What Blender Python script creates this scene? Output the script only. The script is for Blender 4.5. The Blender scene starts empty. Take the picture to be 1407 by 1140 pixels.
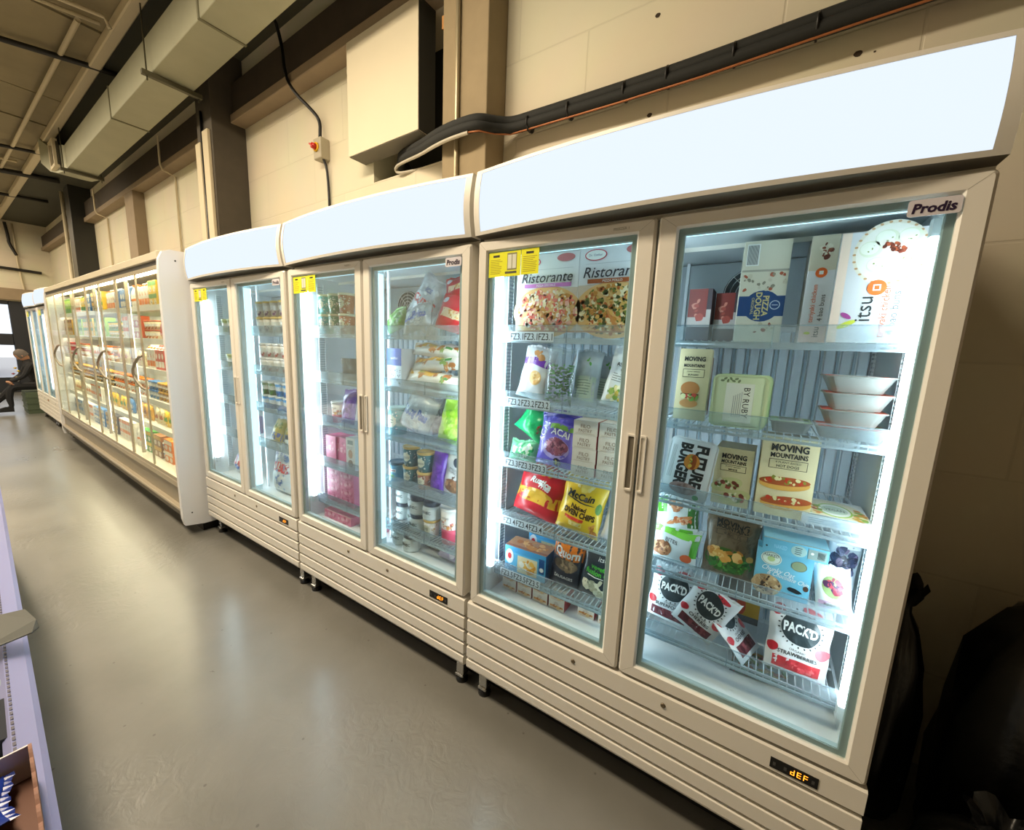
import bpy, math, random
from mathutils import Matrix, Vector, Euler

# ------------------------------------------------------------------ camera, world, lights, exposure
SC = bpy.context.scene
COL = SC.collection
IMG_W, IMG_H, FPX = 1407, 1140, 540.766
CR = [[0.8388565272153325, 0.5428930743446979, 0.039835117381456044],
      [0.11940681892221036, -0.11211795571647078, -0.9864945897473731],
      [-0.5310948487258284, 0.8322840103201081, -0.15887601399320053]]   # right, down, forward
CP = Vector((1.0198, -1.2869, 1.6237))
cam_data = bpy.data.cameras.new('camera'); cam = bpy.data.objects.new('camera', cam_data); COL.objects.link(cam)
cam_data.sensor_width = 36.0; cam_data.lens = FPX / IMG_W * 36.0
cam_data.clip_start = 0.02; cam_data.clip_end = 200
rt, dn, fw = (Vector(r) for r in CR)
cm = Matrix((( rt.x, -dn.x, -fw.x, CP.x), (rt.y, -dn.y, -fw.y, CP.y), (rt.z, -dn.z, -fw.z, CP.z), (0, 0, 0, 1)))
cam.matrix_world = cm
SC.camera = cam
SC.view_settings.view_transform = 'Standard'; SC.view_settings.look = 'None'
SC.view_settings.gamma = 1.0; SC.view_settings.use_curve_mapping = False
SC.view_settings.exposure = 0.0
SC.cycles.transparent_max_bounces = 24; SC.cycles.max_bounces = 10
SC.cycles.use_denoising = True
SC.cycles.sample_clamp_indirect = 6.0

w = bpy.data.worlds.new('sky'); SC.world = w; w.use_nodes = True
wb = w.node_tree.nodes['Background']; wb.inputs[0].default_value = (0.93, 0.92, 1.0, 1); wb.inputs[1].default_value = 1.6

# building frame: the shop's wall, duct and far cabinets run 1.6 degrees off the near freezers
BM = Matrix.Translation((-2.8, 0, 0)) @ Matrix.Rotation(math.radians(-1.6), 4, 'Z') @ Matrix.Translation((2.8, 0, 0))

def lamp(name, loc, sx, sy, power, color, rot=(0, 0, 0), B=True):
    d = bpy.data.lights.new(name, 'AREA'); d.shape = 'RECTANGLE'; d.size = sx; d.size_y = sy
    d.energy = power; d.color = color
    o = bpy.data.objects.new(name, d); COL.objects.link(o)
    m = Matrix.Translation(loc) @ Euler(rot).to_matrix().to_4x4()
    o.matrix_world = (BM @ m) if B else m
    return o
WARM = (1.0, 0.83, 0.60)
for k, x in enumerate((-14.0, -11.0, -8.0, -5.0, -2.2)):
    lamp('ceiling_tube_light', (x, -1.4, 4.25), 2.4, 0.5, 110, WARM)
lamp('ceiling_tube_light', (-0.9, -1.35, 4.25), 1.6, 0.5, 102, WARM)
lamp('ceiling_tube_light', (-9.0, -5.0, 4.25), 10.0, 0.25, 180, WARM)

# ------------------------------------------------------------------ materials
def lin(c):
    if isinstance(c, str):
        c = c.lstrip('#'); c = tuple(int(c[i:i+2], 16) / 255 for i in (0, 2, 4))
    return tuple(((x / 12.92) if x <= 0.04045 else ((x + 0.055) / 1.055) ** 2.4) for x in c)
_MC = {}
def mat(color, rough=0.45, metal=0.0, bump=0.0, scale=20.0, var=0.0, coat=0.0, emit=0.0, alpha=1.0, name=None):
    """A procedural surface: one base colour, a little noise in it and in the relief."""
    key = (color, rough, metal, bump, scale, var, coat, emit, alpha)
    if key in _MC: return _MC[key]
    m = bpy.data.materials.new(name or 'paint_' + str(len(_MC))); m.use_nodes = True
    nt = m.node_tree; b = nt.nodes['Principled BSDF']; c = lin(color) + (1,)
    b.inputs['Base Color'].default_value = c; b.inputs['Roughness'].default_value = rough
    b.inputs['Metallic'].default_value = metal
    if coat: b.inputs['Coat Weight'].default_value = coat; b.inputs['Coat Roughness'].default_value = 0.15
    if emit:
        b.inputs['Emission Color'].default_value = c; b.inputs['Emission Strength'].default_value = emit
    if alpha < 1: b.inputs['Alpha'].default_value = alpha
    if var or bump:
        tc = nt.nodes.new('ShaderNodeTexCoord'); no = nt.nodes.new('ShaderNodeTexNoise')
        no.inputs['Scale'].default_value = scale; no.inputs['Detail'].default_value = 5
        nt.links.new(tc.outputs['Object'], no.inputs['Vector'])
        if var:
            mx = nt.nodes.new('ShaderNodeMix'); mx.data_type = 'RGBA'
            mx.inputs[6].default_value = tuple(x * (1 - var) for x in c[:3]) + (1,)
            mx.inputs[7].default_value = tuple(min(1, x * (1 + var)) for x in c[:3]) + (1,)
            nt.links.new(no.outputs['Fac'], mx.inputs[0]); nt.links.new(mx.outputs[2], b.inputs['Base Color'])
        if bump:
            bp = nt.nodes.new('ShaderNodeBump'); bp.inputs['Strength'].default_value = bump; bp.inputs['Distance'].default_value = 0.01
            nt.links.new(no.outputs['Fac'], bp.inputs['Height']); nt.links.new(bp.outputs[0], b.inputs['Normal'])
    _MC[key] = m
    return m
def clear(name, tint, fac, rough=0.03, body=None, body_fac=0.0):
    """Thin clear sheet: lets light straight through, mirrors by angle; optional milky body."""
    m = bpy.data.materials.new(name); m.use_nodes = True; nt = m.node_tree; nt.nodes.clear()
    out = nt.nodes.new('ShaderNodeOutputMaterial'); tr = nt.nodes.new('ShaderNodeBsdfTransparent'); gl = nt.nodes.new('ShaderNodeBsdfGlossy')
    tr.inputs[0].default_value = lin(tint) + (1,); gl.inputs['Roughness'].default_value = rough
    fr = nt.nodes.new('ShaderNodeFresnel'); fr.inputs[0].default_value = 1.45
    mu = nt.nodes.new('ShaderNodeMath'); mu.operation = 'MULTIPLY'; mu.inputs[1].default_value = fac
    nt.links.new(fr.outputs[0], mu.inputs[0])
    mix = nt.nodes.new('ShaderNodeMixShader'); nt.links.new(mu.outputs[0], mix.inputs[0])
    src = tr
    if body:
        df = nt.nodes.new('ShaderNodeBsdfDiffuse'); df.inputs[0].default_value = lin(body) + (1,)
        no = nt.nodes.new('ShaderNodeTexNoise'); no.inputs['Scale'].default_value = 14
        tc = nt.nodes.new('ShaderNodeTexCoord'); nt.links.new(tc.outputs['Object'], no.inputs['Vector'])
        mr = nt.nodes.new('ShaderNodeMapRange'); mr.inputs[1].default_value = 0.3; mr.inputs[2].default_value = 0.7
        mr.inputs[3].default_value = body_fac * 0.6; mr.inputs[4].default_value = min(1, body_fac * 1.4)
        nt.links.new(no.outputs['Fac'], mr.inputs[0])
        m2 = nt.nodes.new('ShaderNodeMixShader'); nt.links.new(mr.outputs[0], m2.inputs[0])
        nt.links.new(tr.outputs[0], m2.inputs[1]); nt.links.new(df.outputs[0], m2.inputs[2]); src = m2
    nt.links.new(src.outputs[0], mix.inputs[1]); nt.links.new(gl.outputs[0], mix.inputs[2])
    nt.links.new(mix.outputs[0], out.inputs[0])
    return m

WHITE_STEEL = mat('#e6e2d8', 0.38, bump=0.02, scale=60, name='white_powder_coat')
GROOVE = mat('#77705f', 0.6, name='groove_grey')
INNER = mat('#eef4f8', 0.4, name='white_liner')
RUBBER = mat('#2c3b40', 0.6, name='dark_gasket')
SHADOW_GAP = mat('#3c3d3d', 0.6, name='shadow_gap_grey')
GLASS = clear('door_glass', '#f6fbfb', 0.30)
ACRYL = clear('clear_acrylic', '#eef5f8', 0.45, 0.08, '#e8f2fa', 0.13)
FILM = clear('clear_film', '#eef4f6', 1.5, 0.12, '#e6f0f4', 0.13)
FILM2 = clear('milky_film', '#e4ecf0', 1.4, 0.15, '#cfdde6', 0.72)
WIRE = mat('#e8eef2', 0.35, name='white_wire')
CHROME = mat('#c9cbcc', 0.22, metal=1.0, name='bright_metal')
BLACK = mat('#0b0b0c', 0.45, name='black_plastic')
def light_mat(name, color, s):
    m = bpy.data.materials.new(name); m.use_nodes = True; nt = m.node_tree; nt.nodes.clear()
    o = nt.nodes.new('ShaderNodeOutputMaterial'); e = nt.nodes.new('ShaderNodeEmission')
    e.inputs[0].default_value = color + (1,); e.inputs[1].default_value = s; nt.links.new(e.outputs[0], o.inputs[0]); return m
LED = light_mat('cool_led', (0.80, 0.93, 1.0), 27.0)
COOL_GLOW = light_mat('cool_glow_soft', (0.55, 0.88, 1.0), 2.4)
SIGN = light_mat('lit_canopy_panel', (0.79, 0.88, 1.0), 1.08)
WARM_LED = light_mat('warm_led', (1.0, 0.85, 0.56), 34.0)
WARM_SOFT = light_mat('warm_led_soft', (1.0, 0.88, 0.64), 7.0)
FILL_BACK = light_mat('cool_rear_fill', (0.78, 0.92, 1.0), 16.0)
LED_TEXT = light_mat('orange_led_digits', (1.0, 0.30, 0.02), 3.0)

# ------------------------------------------------------------------ mesh builder
_TC = {}
def text2d(s, bold=0.0, shear=0.0):
    """Letters as flat triangles, cap height 1, centred in x, standing on v=0."""
    k = (s, bold, shear)
    if k in _TC: return _TC[k]
    cu = bpy.data.curves.new('t', 'FONT'); cu.body = s; cu.size = 1.0; cu.offset = bold; cu.shear = shear
    cu.resolution_u = 2; cu.fill_mode = 'FRONT'
    o = bpy.data.objects.new('t', cu); COL.objects.link(o)
    me = bpy.data.meshes.new_from_object(o.evaluated_get(bpy.context.evaluated_depsgraph_get()))
    vs = [(v.co.x, v.co.y) for v in me.vertices]; fs = [tuple(p.vertices) for p in me.polygons]
    bpy.data.objects.remove(o); bpy.data.curves.remove(cu); bpy.data.meshes.remove(me)
    if vs:
        x0 = min(v[0] for v in vs); x1 = max(v[0] for v in vs); c = 0.70
        vs = [((x - (x0 + x1) / 2) / c, y / c) for x, y in vs]
    wd = (x1 - x0) / c if vs else 1
    _TC[k] = (vs, fs, wd)
    return _TC[k]

class G:
    def __init__(s): s.v = []; s.f = []; s.mi = []; s.mats = []; s.sm = []
    def m(s, mt):
        if mt not in s.mats: s.mats.append(mt)
        return s.mats.index(mt)
    def add(s, vs, fs, mt, smooth=False):
        b = len(s.v); s.v += [tuple(v) for v in vs]; i = s.m(mt)
        for f in fs: s.f.append(tuple(b + k for k in f)); s.mi.append(i); s.sm.append(smooth)
    def box(s, x0, x1, y0, y1, z0, z1, mt, c=0.0):
        if c <= 0:
            vs = [(x, y, z) for x in (x0, x1) for y in (y0, y1) for z in (z0, z1)]
            s.add(vs, [(0, 1, 3, 2), (4, 6, 7, 5), (0, 4, 5, 1), (2, 3, 7, 6), (0, 2, 6, 4), (1, 5, 7, 3)], mt); return
        # chamfered box
        vs = []; ix = {}
        for sx, X in ((0, x0), (1, x1)):
            for sy, Y in ((0, y0), (1, y1)):
                for sz, Z in ((0, z0), (1, z1)):
                    dx = c if sx == 0 else -c; dy = c if sy == 0 else -c; dz = c if sz == 0 else -c
                    ix[sx, sy, sz] = len(vs); vs += [(X, Y + dy, Z + dz), (X + dx, Y, Z + dz), (X + dx, Y + dy, Z)]
        fs = []
        for a in (0, 1):
            q = [(a, 0, 0), (a, 1, 0), (a, 1, 1), (a, 0, 1)]; fs.append([ix[k] for k in q])
            q = [(0, a, 0), (1, a, 0), (1, a, 1), (0, a, 1)]; fs.append([ix[k] + 1 for k in q])
            q = [(0, 0, a), (1, 0, a), (1, 1, a), (0, 1, a)]; fs.append([ix[k] + 2 for k in q])
            for b in (0, 1):
                fs.append([ix[a, b, 0] + 0, ix[a, b, 0] + 1, ix[a, b, 1] + 1, ix[a, b, 1] + 0])
                fs.append([ix[a, 0, b] + 0, ix[a, 0, b] + 2, ix[a, 1, b] + 2, ix[a, 1, b] + 0])
                fs.append([ix[0, a, b] + 1, ix[0, a, b] + 2, ix[1, a, b] + 2, ix[1, a, b] + 1])
        for k in ix.values(): fs.append([k, k + 1, k + 2])
        s.add(vs, fs, mt)
    def lathe(s, prof, mt, n=20, c=(0, 0, 0), sx=1.0, sy=1.0, smooth=True):
        vs = []; fs = []
        for r, z in prof:
            for k in range(n):
                a = 2 * math.pi * k / n; vs.append((c[0] + r * math.cos(a) * sx, c[1] + r * math.sin(a) * sy, c[2] + z))
        for i in range(len(prof) - 1):
            for k in range(n):
                fs.append((i * n + k, i * n + (k + 1) % n, (i + 1) * n + (k + 1) % n, (i + 1) * n + k))
        s.add(vs, fs, mt, smooth)
        s.add(vs[:n], [tuple(range(n))][::-1], mt); s.add(vs[-n:], [tuple(range(n))], mt)
    def tube(s, pts, r, mt, n=8, smooth=True, caps=True):
        pts = [Vector(p) for p in pts]; rings = []; vs = []
        up = Vector((0, 0, 1))
        for i, p in enumerate(pts):
            d = (pts[min(i + 1, len(pts) - 1)] - pts[max(i - 1, 0)]).normalized()
            a = d.cross(up if abs(d.z) < 0.9 else Vector((0, 1, 0))).normalized(); b = d.cross(a)
            rr = r[i] if isinstance(r, (list, tuple)) else r
            for k in range(n):
                t = 2 * math.pi * k / n; vs.append(p + (a * math.cos(t) + b * math.sin(t)) * rr)
        fs = []
        for i in range(len(pts) - 1):
            for k in range(n): fs.append((i * n + k, i * n + (k + 1) % n, (i + 1) * n + (k + 1) % n, (i + 1) * n + k))
        if caps: fs.append(tuple(range(n))); fs.append(tuple(range(len(vs) - n, len(vs))))
        s.add(vs, fs, mt, smooth)
    # ---- loops of equal length joined into a skin
    def loops(s, ls, mt, close=False, smooth=False, cap0=False, cap1=False):
        n = len(ls[0]); vs = [p for l in ls for p in l]; fs = []
        rng = range(len(ls) if close else len(ls) - 1)
        for i in rng:
            j = (i + 1) % len(ls)
            for k in range(n): fs.append((i * n + k, i * n + (k + 1) % n, j * n + (k + 1) % n, j * n + k))
        if cap0: fs.append(tuple(range(n)))
        if cap1: fs.append(tuple(range(len(vs) - n, len(vs))))
        s.add(vs, fs, mt, smooth)
    # ---- flat art laid on a surface F(u, v, off)
    def rect(s, F, u0, v0, u1, v1, mt, off=0.0006, nu=1, nv=1):
        vs = [F(u0 + (u1 - u0) * i / nu, v0 + (v1 - v0) * j / nv, off) for j in range(nv + 1) for i in range(nu + 1)]
        fs = [(j * (nu + 1) + i, j * (nu + 1) + i + 1, (j + 1) * (nu + 1) + i + 1, (j + 1) * (nu + 1) + i) for j in range(nv) for i in range(nu)]
        s.add(vs, fs, mt)
    def ell(s, F, cu, cv, ru, rv, mt, off=0.0008, n=18, rot=0.0, wob=0.0, rings=1, seed=0):
        rd = random.Random(seed); co, si = math.cos(rot), math.sin(rot)
        ws = [1 + rd.uniform(-wob, wob) for _ in range(n)]
        vs = [F(cu, cv, off)]; fs = []
        for q in range(1, rings + 1):
            for k in range(n):
                a = 2 * math.pi * k / n; x = ru * ws[k] * math.cos(a) * q / rings; y = rv * ws[k] * math.sin(a) * q / rings
                vs.append(F(cu + x * co - y * si, cv + x * si + y * co, off))
        for k in range(n): fs.append((0, 1 + k, 1 + (k + 1) % n))
        for q in range(1, rings):
            a = 1 + (q - 1) * n; b = a + n
            for k in range(n): fs.append((a + k, b + k, b + (k + 1) % n, a + (k + 1) % n))
        s.add(vs, fs, mt)
    def blobs(s, F, cu, cv, ru, rv, mats, n, size, off=0.001, seed=1, box=False):
        rd = random.Random(seed)
        for i in range(n):
            while True:
                x, y = rd.uniform(-1, 1), rd.uniform(-1, 1)
                if box or x * x + y * y < 1: break
            z = size * rd.uniform(0.5, 1.3)
            s.ell(F, cu + x * ru, cv + y * rv, z, z * rd.uniform(0.45, 1), mats[i % len(mats)], off + (i % 7) * 0.00012, 8, rd.uniform(0, 3), 0.2, seed=i)
    def lines(s, F, u0, v0, u1, v1, n, mt, off=0.0009, seed=3):
        rd = random.Random(seed); h = (v1 - v0) / n
        for i in range(n):
            e = u0 + (u1 - u0) * rd.uniform(0.7, 1)
            s.rect(F, u0, v0 + i * h + h * 0.3, e, v0 + i * h + h * 0.62, mt, off, 3)
    def txt(s, F, t, cu, cv, h, mt, off=0.0012, rot=0.0, bold=0.0, shear=0.0, maxw=None, sx=1.0):
        vs, fs, wd = text2d(t, bold, shear)
        k = sx
        if maxw and wd * h * k > maxw: k = maxw / (wd * h)
        co, si = math.cos(rot), math.sin(rot)
        s.add([F(cu + x * h * k * co - (y - 0.5) * h * si, cv + x * h * k * si + (y - 0.5) * h * co, off) for x, y in vs], fs, mt)
    def build(s, name, parent=None, M=None):
        me = bpy.data.meshes.new(name); me.from_pydata(s.v, [], s.f)
        for mt in s.mats: me.materials.append(mt)
        me.polygons.foreach_set('material_index', s.mi); me.polygons.foreach_set('use_smooth', s.sm)
        me.validate(clean_customdata=False); me.update()
        o = bpy.data.objects.new(name, me); COL.objects.link(o)
        if parent: o.parent = parent
        if M is not None: o.matrix_world = M
        return o

def tag(o, label, cat, group=None, kind=None):
    o['label'] = label; o['category'] = cat
    if group: o['group'] = group
    if kind: o['kind'] = kind
    return o
def struct(o):
    o['kind'] = 'structure'; return o
def empty(name, M=None):
    o = bpy.data.objects.new(name, None); COL.objects.link(o); o.empty_display_size = 0.1
    if M is not None: o.matrix_world = M
    return o
def kids(o): return [c for c in bpy.data.objects if c.parent == o]
def copy_tree(o, parent=None, km=None):
    km = km if km is not None else kmap()
    c = o.copy(); COL.objects.link(c)
    if parent: c.parent = parent
    for ch in km.get(o.name, []): copy_tree(ch, c, km)
    return c
def kmap():
    d = {}
    for o in bpy.data.objects:
        if o.parent: d.setdefault(o.parent.name, []).append(o)
    return d
def ray(px, py):
    return rt * ((px - 703.5) / FPX) + dn * ((py - 570) / FPX) + fw
def at_y(px, py, y):
    """The point of the plane at depth y that shows at this place of the photograph."""
    d = ray(px, py); t = (y - CP.y) / d.y; p = CP + d * t; return p
def at_z(px, py, z):
    d = ray(px, py); t = (z - CP.z) / d.z; return CP + d * t

# ------------------------------------------------------------------ the building
def wall_material(name, color, block=True):
    m = bpy.data.materials.new(name); m.use_nodes = True; nt = m.node_tree; b = nt.nodes['Principled BSDF']
    b.inputs['Roughness'].default_value = 0.62
    tc = nt.nodes.new('ShaderNodeTexCoord'); sep = nt.nodes.new('ShaderNodeSeparateXYZ'); cmb = nt.nodes.new('ShaderNodeCombineXYZ')
    nt.links.new(tc.outputs['Object'], sep.inputs[0]); nt.links.new(sep.outputs[0], cmb.inputs[0]); nt.links.new(sep.outputs[2], cmb.inputs[1])
    br = nt.nodes.new('ShaderNodeTexBrick'); br.inputs['Scale'].default_value = 1.0
    br.inputs['Brick Width'].default_value = 0.88; br.inputs['Row Height'].default_value = 0.4125
    br.inputs['Mortar Size'].default_value = 0.006; br.inputs['Mortar Smooth'].default_value = 0.6
    c = lin(color)
    br.inputs['Color1'].default_value = c + (1,); br.inputs['Color2'].default_value = tuple(x * 0.95 for x in c) + (1,)
    br.inputs['Mortar'].default_value = tuple(x * 0.9 for x in c) + (1,)
    nt.links.new(cmb.outputs[0], br.inputs['Vector'])
    no = nt.nodes.new('ShaderNodeTexNoise'); no.inputs['Scale'].default_value = 1.7; no.inputs['Detail'].default_value = 6
    nt.links.new(tc.outputs['Object'], no.inputs['Vector'])
    mx = nt.nodes.new('ShaderNodeMix'); mx.data_type = 'RGBA'; mx.blend_type = 'MULTIPLY'; mx.inputs[0].default_value = 0.18
    nt.links.new(br.outputs['Color'], mx.inputs[6]); nt.links.new(no.outputs['Color'], mx.inputs[7])
    nt.links.new(mx.outputs[2], b.inputs['Base Color'])
    bp = nt.nodes.new('ShaderNodeBump'); bp.inputs['Strength'].default_value = 0.35; bp.inputs['Distance'].default_value = 0.004; bp.invert = True
    nt.links.new(br.outputs['Fac'], bp.inputs['Height']); nt.links.new(bp.outputs[0], b.inputs['Normal'])
    return m
WALL = wall_material('painted_blockwork', '#e0d8c0')
CONC = mat('#97876a', 0.8, bump=0.25, scale=9, var=0.14, name='bare_concrete')
STEELDK = mat('#453b30', 0.7, bump=0.1, scale=6, var=0.25, name='dark_beam_paint')
LEDGE = mat('#93826a', 0.7, bump=0.1, scale=8, var=0.12, name='ledge_brown')
DARKCOL = mat('#4c453a', 0.7, bump=0.1, scale=8, var=0.2, name='dark_column_paint')
CEIL = mat('#8d8267', 0.85, bump=0.3, scale=3.0, var=0.22, name='board_formed_ceiling')
GALV = mat('#a6a68f', 0.5, metal=0.35, bump=0.03, scale=5, var=0.12, name='galvanised_sheet')
OFFW = mat('#cfc2a4', 0.6, name='off_white_paint')
FOAM = mat('#1d1f1e', 0.8, bump=0.15, scale=30, name='black_pipe_lagging')

def floor_material():
    m = bpy.data.materials.new('worn_resin_floor'); m.use_nodes = True; nt = m.node_tree; b = nt.nodes['Principled BSDF']
    tc = nt.nodes.new('ShaderNodeTexCoord')
    n1 = nt.nodes.new('ShaderNodeTexNoise'); n1.inputs['Scale'].default_value = 1.1; n1.inputs['Detail'].default_value = 8; n1.inputs['Roughness'].default_value = 0.62
    n2 = nt.nodes.new('ShaderNodeTexNoise'); n2.inputs['Scale'].default_value = 16.0; n2.inputs['Detail'].default_value = 6; n2.inputs['Distortion'].default_value = 1.2
    n3 = nt.nodes.new('ShaderNodeTexVoronoi'); n3.inputs['Scale'].default_value = 9.0; n3.feature = 'F1'
    for n in (n1, n2, n3): nt.links.new(tc.outputs['Object'], n.inputs['Vector'])
    cr = nt.nodes.new('ShaderNodeValToRGB')
    cr.color_ramp.elements[0].position = 0.32; cr.color_ramp.elements[0].color = lin('#686761') + (1,)
    cr.color_ramp.elements[1].position = 0.70; cr.color_ramp.elements[1].color = lin('#7a7872') + (1,)
    nt.links.new(n1.outputs['Fac'], cr.inputs[0])
    sp = nt.nodes.new('ShaderNodeValToRGB'); sp.color_ramp.elements[0].position = 0.035; sp.color_ramp.elements[0].color = (0.25, 0.23, 0.2, 1)
    sp.color_ramp.elements[1].position = 0.06; sp.color_ramp.elements[1].color = (1, 1, 1, 1)
    nt.links.new(n3.outputs['Distance'], sp.inputs[0])
    mx = nt.nodes.new('ShaderNodeMix'); mx.data_type = 'RGBA'; mx.blend_type = 'MULTIPLY'; mx.inputs[0].default_value = 0.55
    nt.links.new(cr.outputs[0], mx.inputs[6]); nt.links.new(sp.outputs[0], mx.inputs[7]); nt.links.new(mx.outputs[2], b.inputs['Base Color'])
    rr = nt.nodes.new('ShaderNodeMapRange'); rr.inputs[1].default_value = 0.3; rr.inputs[2].default_value = 0.75
    rr.inputs[3].default_value = 0.26; rr.inputs[4].default_value = 0.40
    nt.links.new(n1.outputs['Fac'], rr.inputs[0]); nt.links.new(rr.outputs[0], b.inputs['Roughness'])
    # scuffed skin: relief that shows only in patches
    mk = nt.nodes.new('ShaderNodeTexNoise'); mk.inputs['Scale'].default_value = 0.9; nt.links.new(tc.outputs['Object'], mk.inputs['Vector'])
    mr = nt.nodes.new('ShaderNodeMapRange'); mr.inputs[1].default_value = 0.45; mr.inputs[2].default_value = 0.62
    mr.inputs[3].default_value = 0.02; mr.inputs[4].default_value = 0.6
    nt.links.new(mk.outputs['Fac'], mr.inputs[0])
    bp = nt.nodes.new('ShaderNodeBump'); bp.inputs['Distance'].default_value = 0.006
    nt.links.new(mr.outputs[0], bp.inputs['Strength']); nt.links.new(n2.outputs['Fac'], bp.inputs['Height']); nt.links.new(bp.outputs[0], b.inputs['Normal'])
    b.inputs['Coat Weight'].default_value = 0.35; b.inputs['Coat Roughness'].default_value = 0.2
    return m

g = G(); g.box(-16.3, 3.2, -6.6, 1.2, -0.12, 0, floor_material()); struct(g.build('floor', M=BM))
g = G()
HX0, HX1, HZ0, HZ1 = -1.80, -0.86, 2.90, 3.82
g.box(-16.3, HX0, 0.95, 1.25, 0, 4.6, WALL); g.box(HX1, 3.2, 0.95, 1.25, 0, 4.6, WALL)
g.box(HX0, HX1, 0.95, 1.25, 0, HZ0, WALL); g.box(HX0, HX1, 0.95, 1.25, HZ1, 4.6, WALL)
g.box(HX0, HX1, 1.21, 1.25, HZ0, HZ1, mat('#2f302a', 0.9))
wb_ = struct(g.build('wall_back', M=BM))
# drilled holes left in the painted blocks
g = G()
for x, z, r in ((0.355, 3.229, 0.012), (1.14, 2.80, 0.013), (0.356, 2.80, 0.012), (1.157, 2.735, 0.006), (1.19, 2.79, 0.004), (1.10, 2.735, 0.004), (-3.3, 2.7, 0.006)):
    F = lambda u, v, o: (u, 0.95 - o, v)
    g.ell(F, x, z, r, r * 0.85, mat('#3a2f22', 0.9), 0.001, 12, wob=0.15)
F = lambda u, v, o: (u, 0.95 - o, v)
for i, (x, z, r) in enumerate(((-11.9, 3.1, 0.16), (-11.8, 2.9, 0.18), (-11.95, 3.3, 0.10))):
    g.ell(F, x, z, r, r * 0.8, mat('#b9b7b4', 0.8), 0.001 + i * 0.001, 14, wob=0.4, seed=i)
g.build('wall_mark', wb_)
g = G(); g.box(2.45, 2.6, -6.6, 1.2, 0, 4.6, mat('#6a5f50', 0.8)); struct(g.build('shade_wall_right', M=BM))  # unseen wall, set close and dark to block bounced light
g = G(); g.box(-16.3, 3.2, -6.8, -6.6, 0, 4.6, WALL); struct(g.build('wall_front', M=BM))
# ceiling of long concrete boards, a joint every 1.05 m
g = G()
x = -16.3
k = 0
while x < 3.2:
    g.box(x, min(x + 1.03, 3.2), -6.6, 0.17, 4.5 - 0.012 * (k % 3 == 1), 4.6, CEIL); x += 1.05; k += 1
g.box(-16.3, 3.2, -6.8, 1.25, 4.6, 4.7, STEELDK)
g.box(-16.3, 3.2, 0.17, 0.95, 4.46, 4.6, mat('#4b4a3c', 0.8, var=0.2, scale=2))
struct(g.build('ceiling', M=BM))
g = G(); g.box(-16.0, 3.0, 0.08, 0.17, 4.40, 4.5, OFFW, 0.01); tag(struct(g.build('trim_1', M=BM)), 'pale timber batten fixed along the ceiling edge', 'trim')
# beam against the wall, in three lengths between the columns
for i, (a, b) in enumerate(((-3.93, -0.88), (-10.72, -4.30), (-16.0, -11.1))):
    g = G(); g.box(a, b, 0.81, 0.95, 3.82, 3.90, LEDGE, 0.006); g.box(a, b, 0.84, 0.95, 3.90, 4.19, STEELDK); struct(g.build('trim_%d' % (i + 2), M=BM))
# columns
def column(n, x0, x1, y, m, z1=4.46):
    g = G(); g.box(x0, x1, y, 0.95, 0, z1, m, 0.004); return struct(g.build('trim_%d' % n, M=BM))
column(5, -0.88, -0.53, 0.77, CONC)
column(6, -4.30, -3.93, 0.64, DARKCOL)
column(7, -11.1, -10.72, 0.64, mat('#2a2a26', 0.35, name='gloss_dark_column'))
column(8, -7.88, -7.45, 0.81, LEDGE, 3.82)
# boarded box beside the recess
PLN = mat('#dcd3ba', 0.6, var=0.04, scale=2)
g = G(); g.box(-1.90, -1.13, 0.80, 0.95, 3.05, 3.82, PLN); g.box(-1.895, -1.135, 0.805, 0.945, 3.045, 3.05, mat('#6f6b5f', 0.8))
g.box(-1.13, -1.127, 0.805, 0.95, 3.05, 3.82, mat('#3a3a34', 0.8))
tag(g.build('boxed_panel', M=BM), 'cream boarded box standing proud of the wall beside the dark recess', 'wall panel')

# cable cover strips on the dark column
e = empty('cable_channel', BM @ Matrix.Translation((-4.12, 0.63, 0)))
tag(e, 'pale vertical cable cover on the dark column with a black cable in its gap', 'cable cover')
for x0, x1, zt in ((-0.17, -0.05, 3.62), (0.02, 0.15, 3.70)):
    g = G(); g.box(x0, x1, -0.02, 0.01, 0, zt, OFFW, 0.004); g.build('cover_strip', e)
g = G(); g.tube([(-0.015, -0.005, 0.0), (-0.01, -0.008, 1.5), (-0.02, -0.006, 2.6), (-0.015, -0.005, 3.9)], 0.013, BLACK); g.build('cable', e)

# ductwork
e = empty('ventilation_duct', BM)
tag(e, 'long rectangular galvanised duct hung under the ceiling along the wall', 'duct')
g = G(); g.box(-7.55, 2.44, 0.17, 0.47, 3.90, 4.20, GALV, 0.004); g.build('duct_run', e)
for x in (-5.15, -2.72, -0.4):
    g = G()
    for a in ((x - 0.012, x + 0.012, 0.165, 0.475, 3.893, 3.90), (x - 0.012, x + 0.012, 0.163, 0.17, 3.895, 4.205)): g.box(*a, mat('#77755f', 0.5, 0.3))
    g.build('duct_seam', e)
g = G()
pr = [(-7.55, 0.17, 0.47, 3.90, 4.20), (-7.62, 0.15, 0.49, 3.88, 4.22), (-7.66, 0.15, 0.49, 3.88, 4.22), (-7.9, 0.13, 0.47, 3.90, 4.24), (-8.2, 0.10, 0.45, 3.97, 4.32), (-8.45, 0.05, 0.42, 4.12, 4.46)]
g.loops([[(x, a, c), (x, b, c), (x, b, d), (x, a, d)] for x, a, b, c, d in pr], GALV, cap1=True); g.build('duct_elbow', e)
g = G()
for q in ((-8.02, -7.98), (-7.74, -7.70)): g.box(q[0], q[1], 0.08, 0.13, 3.98, 4.26, OFFW)
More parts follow.
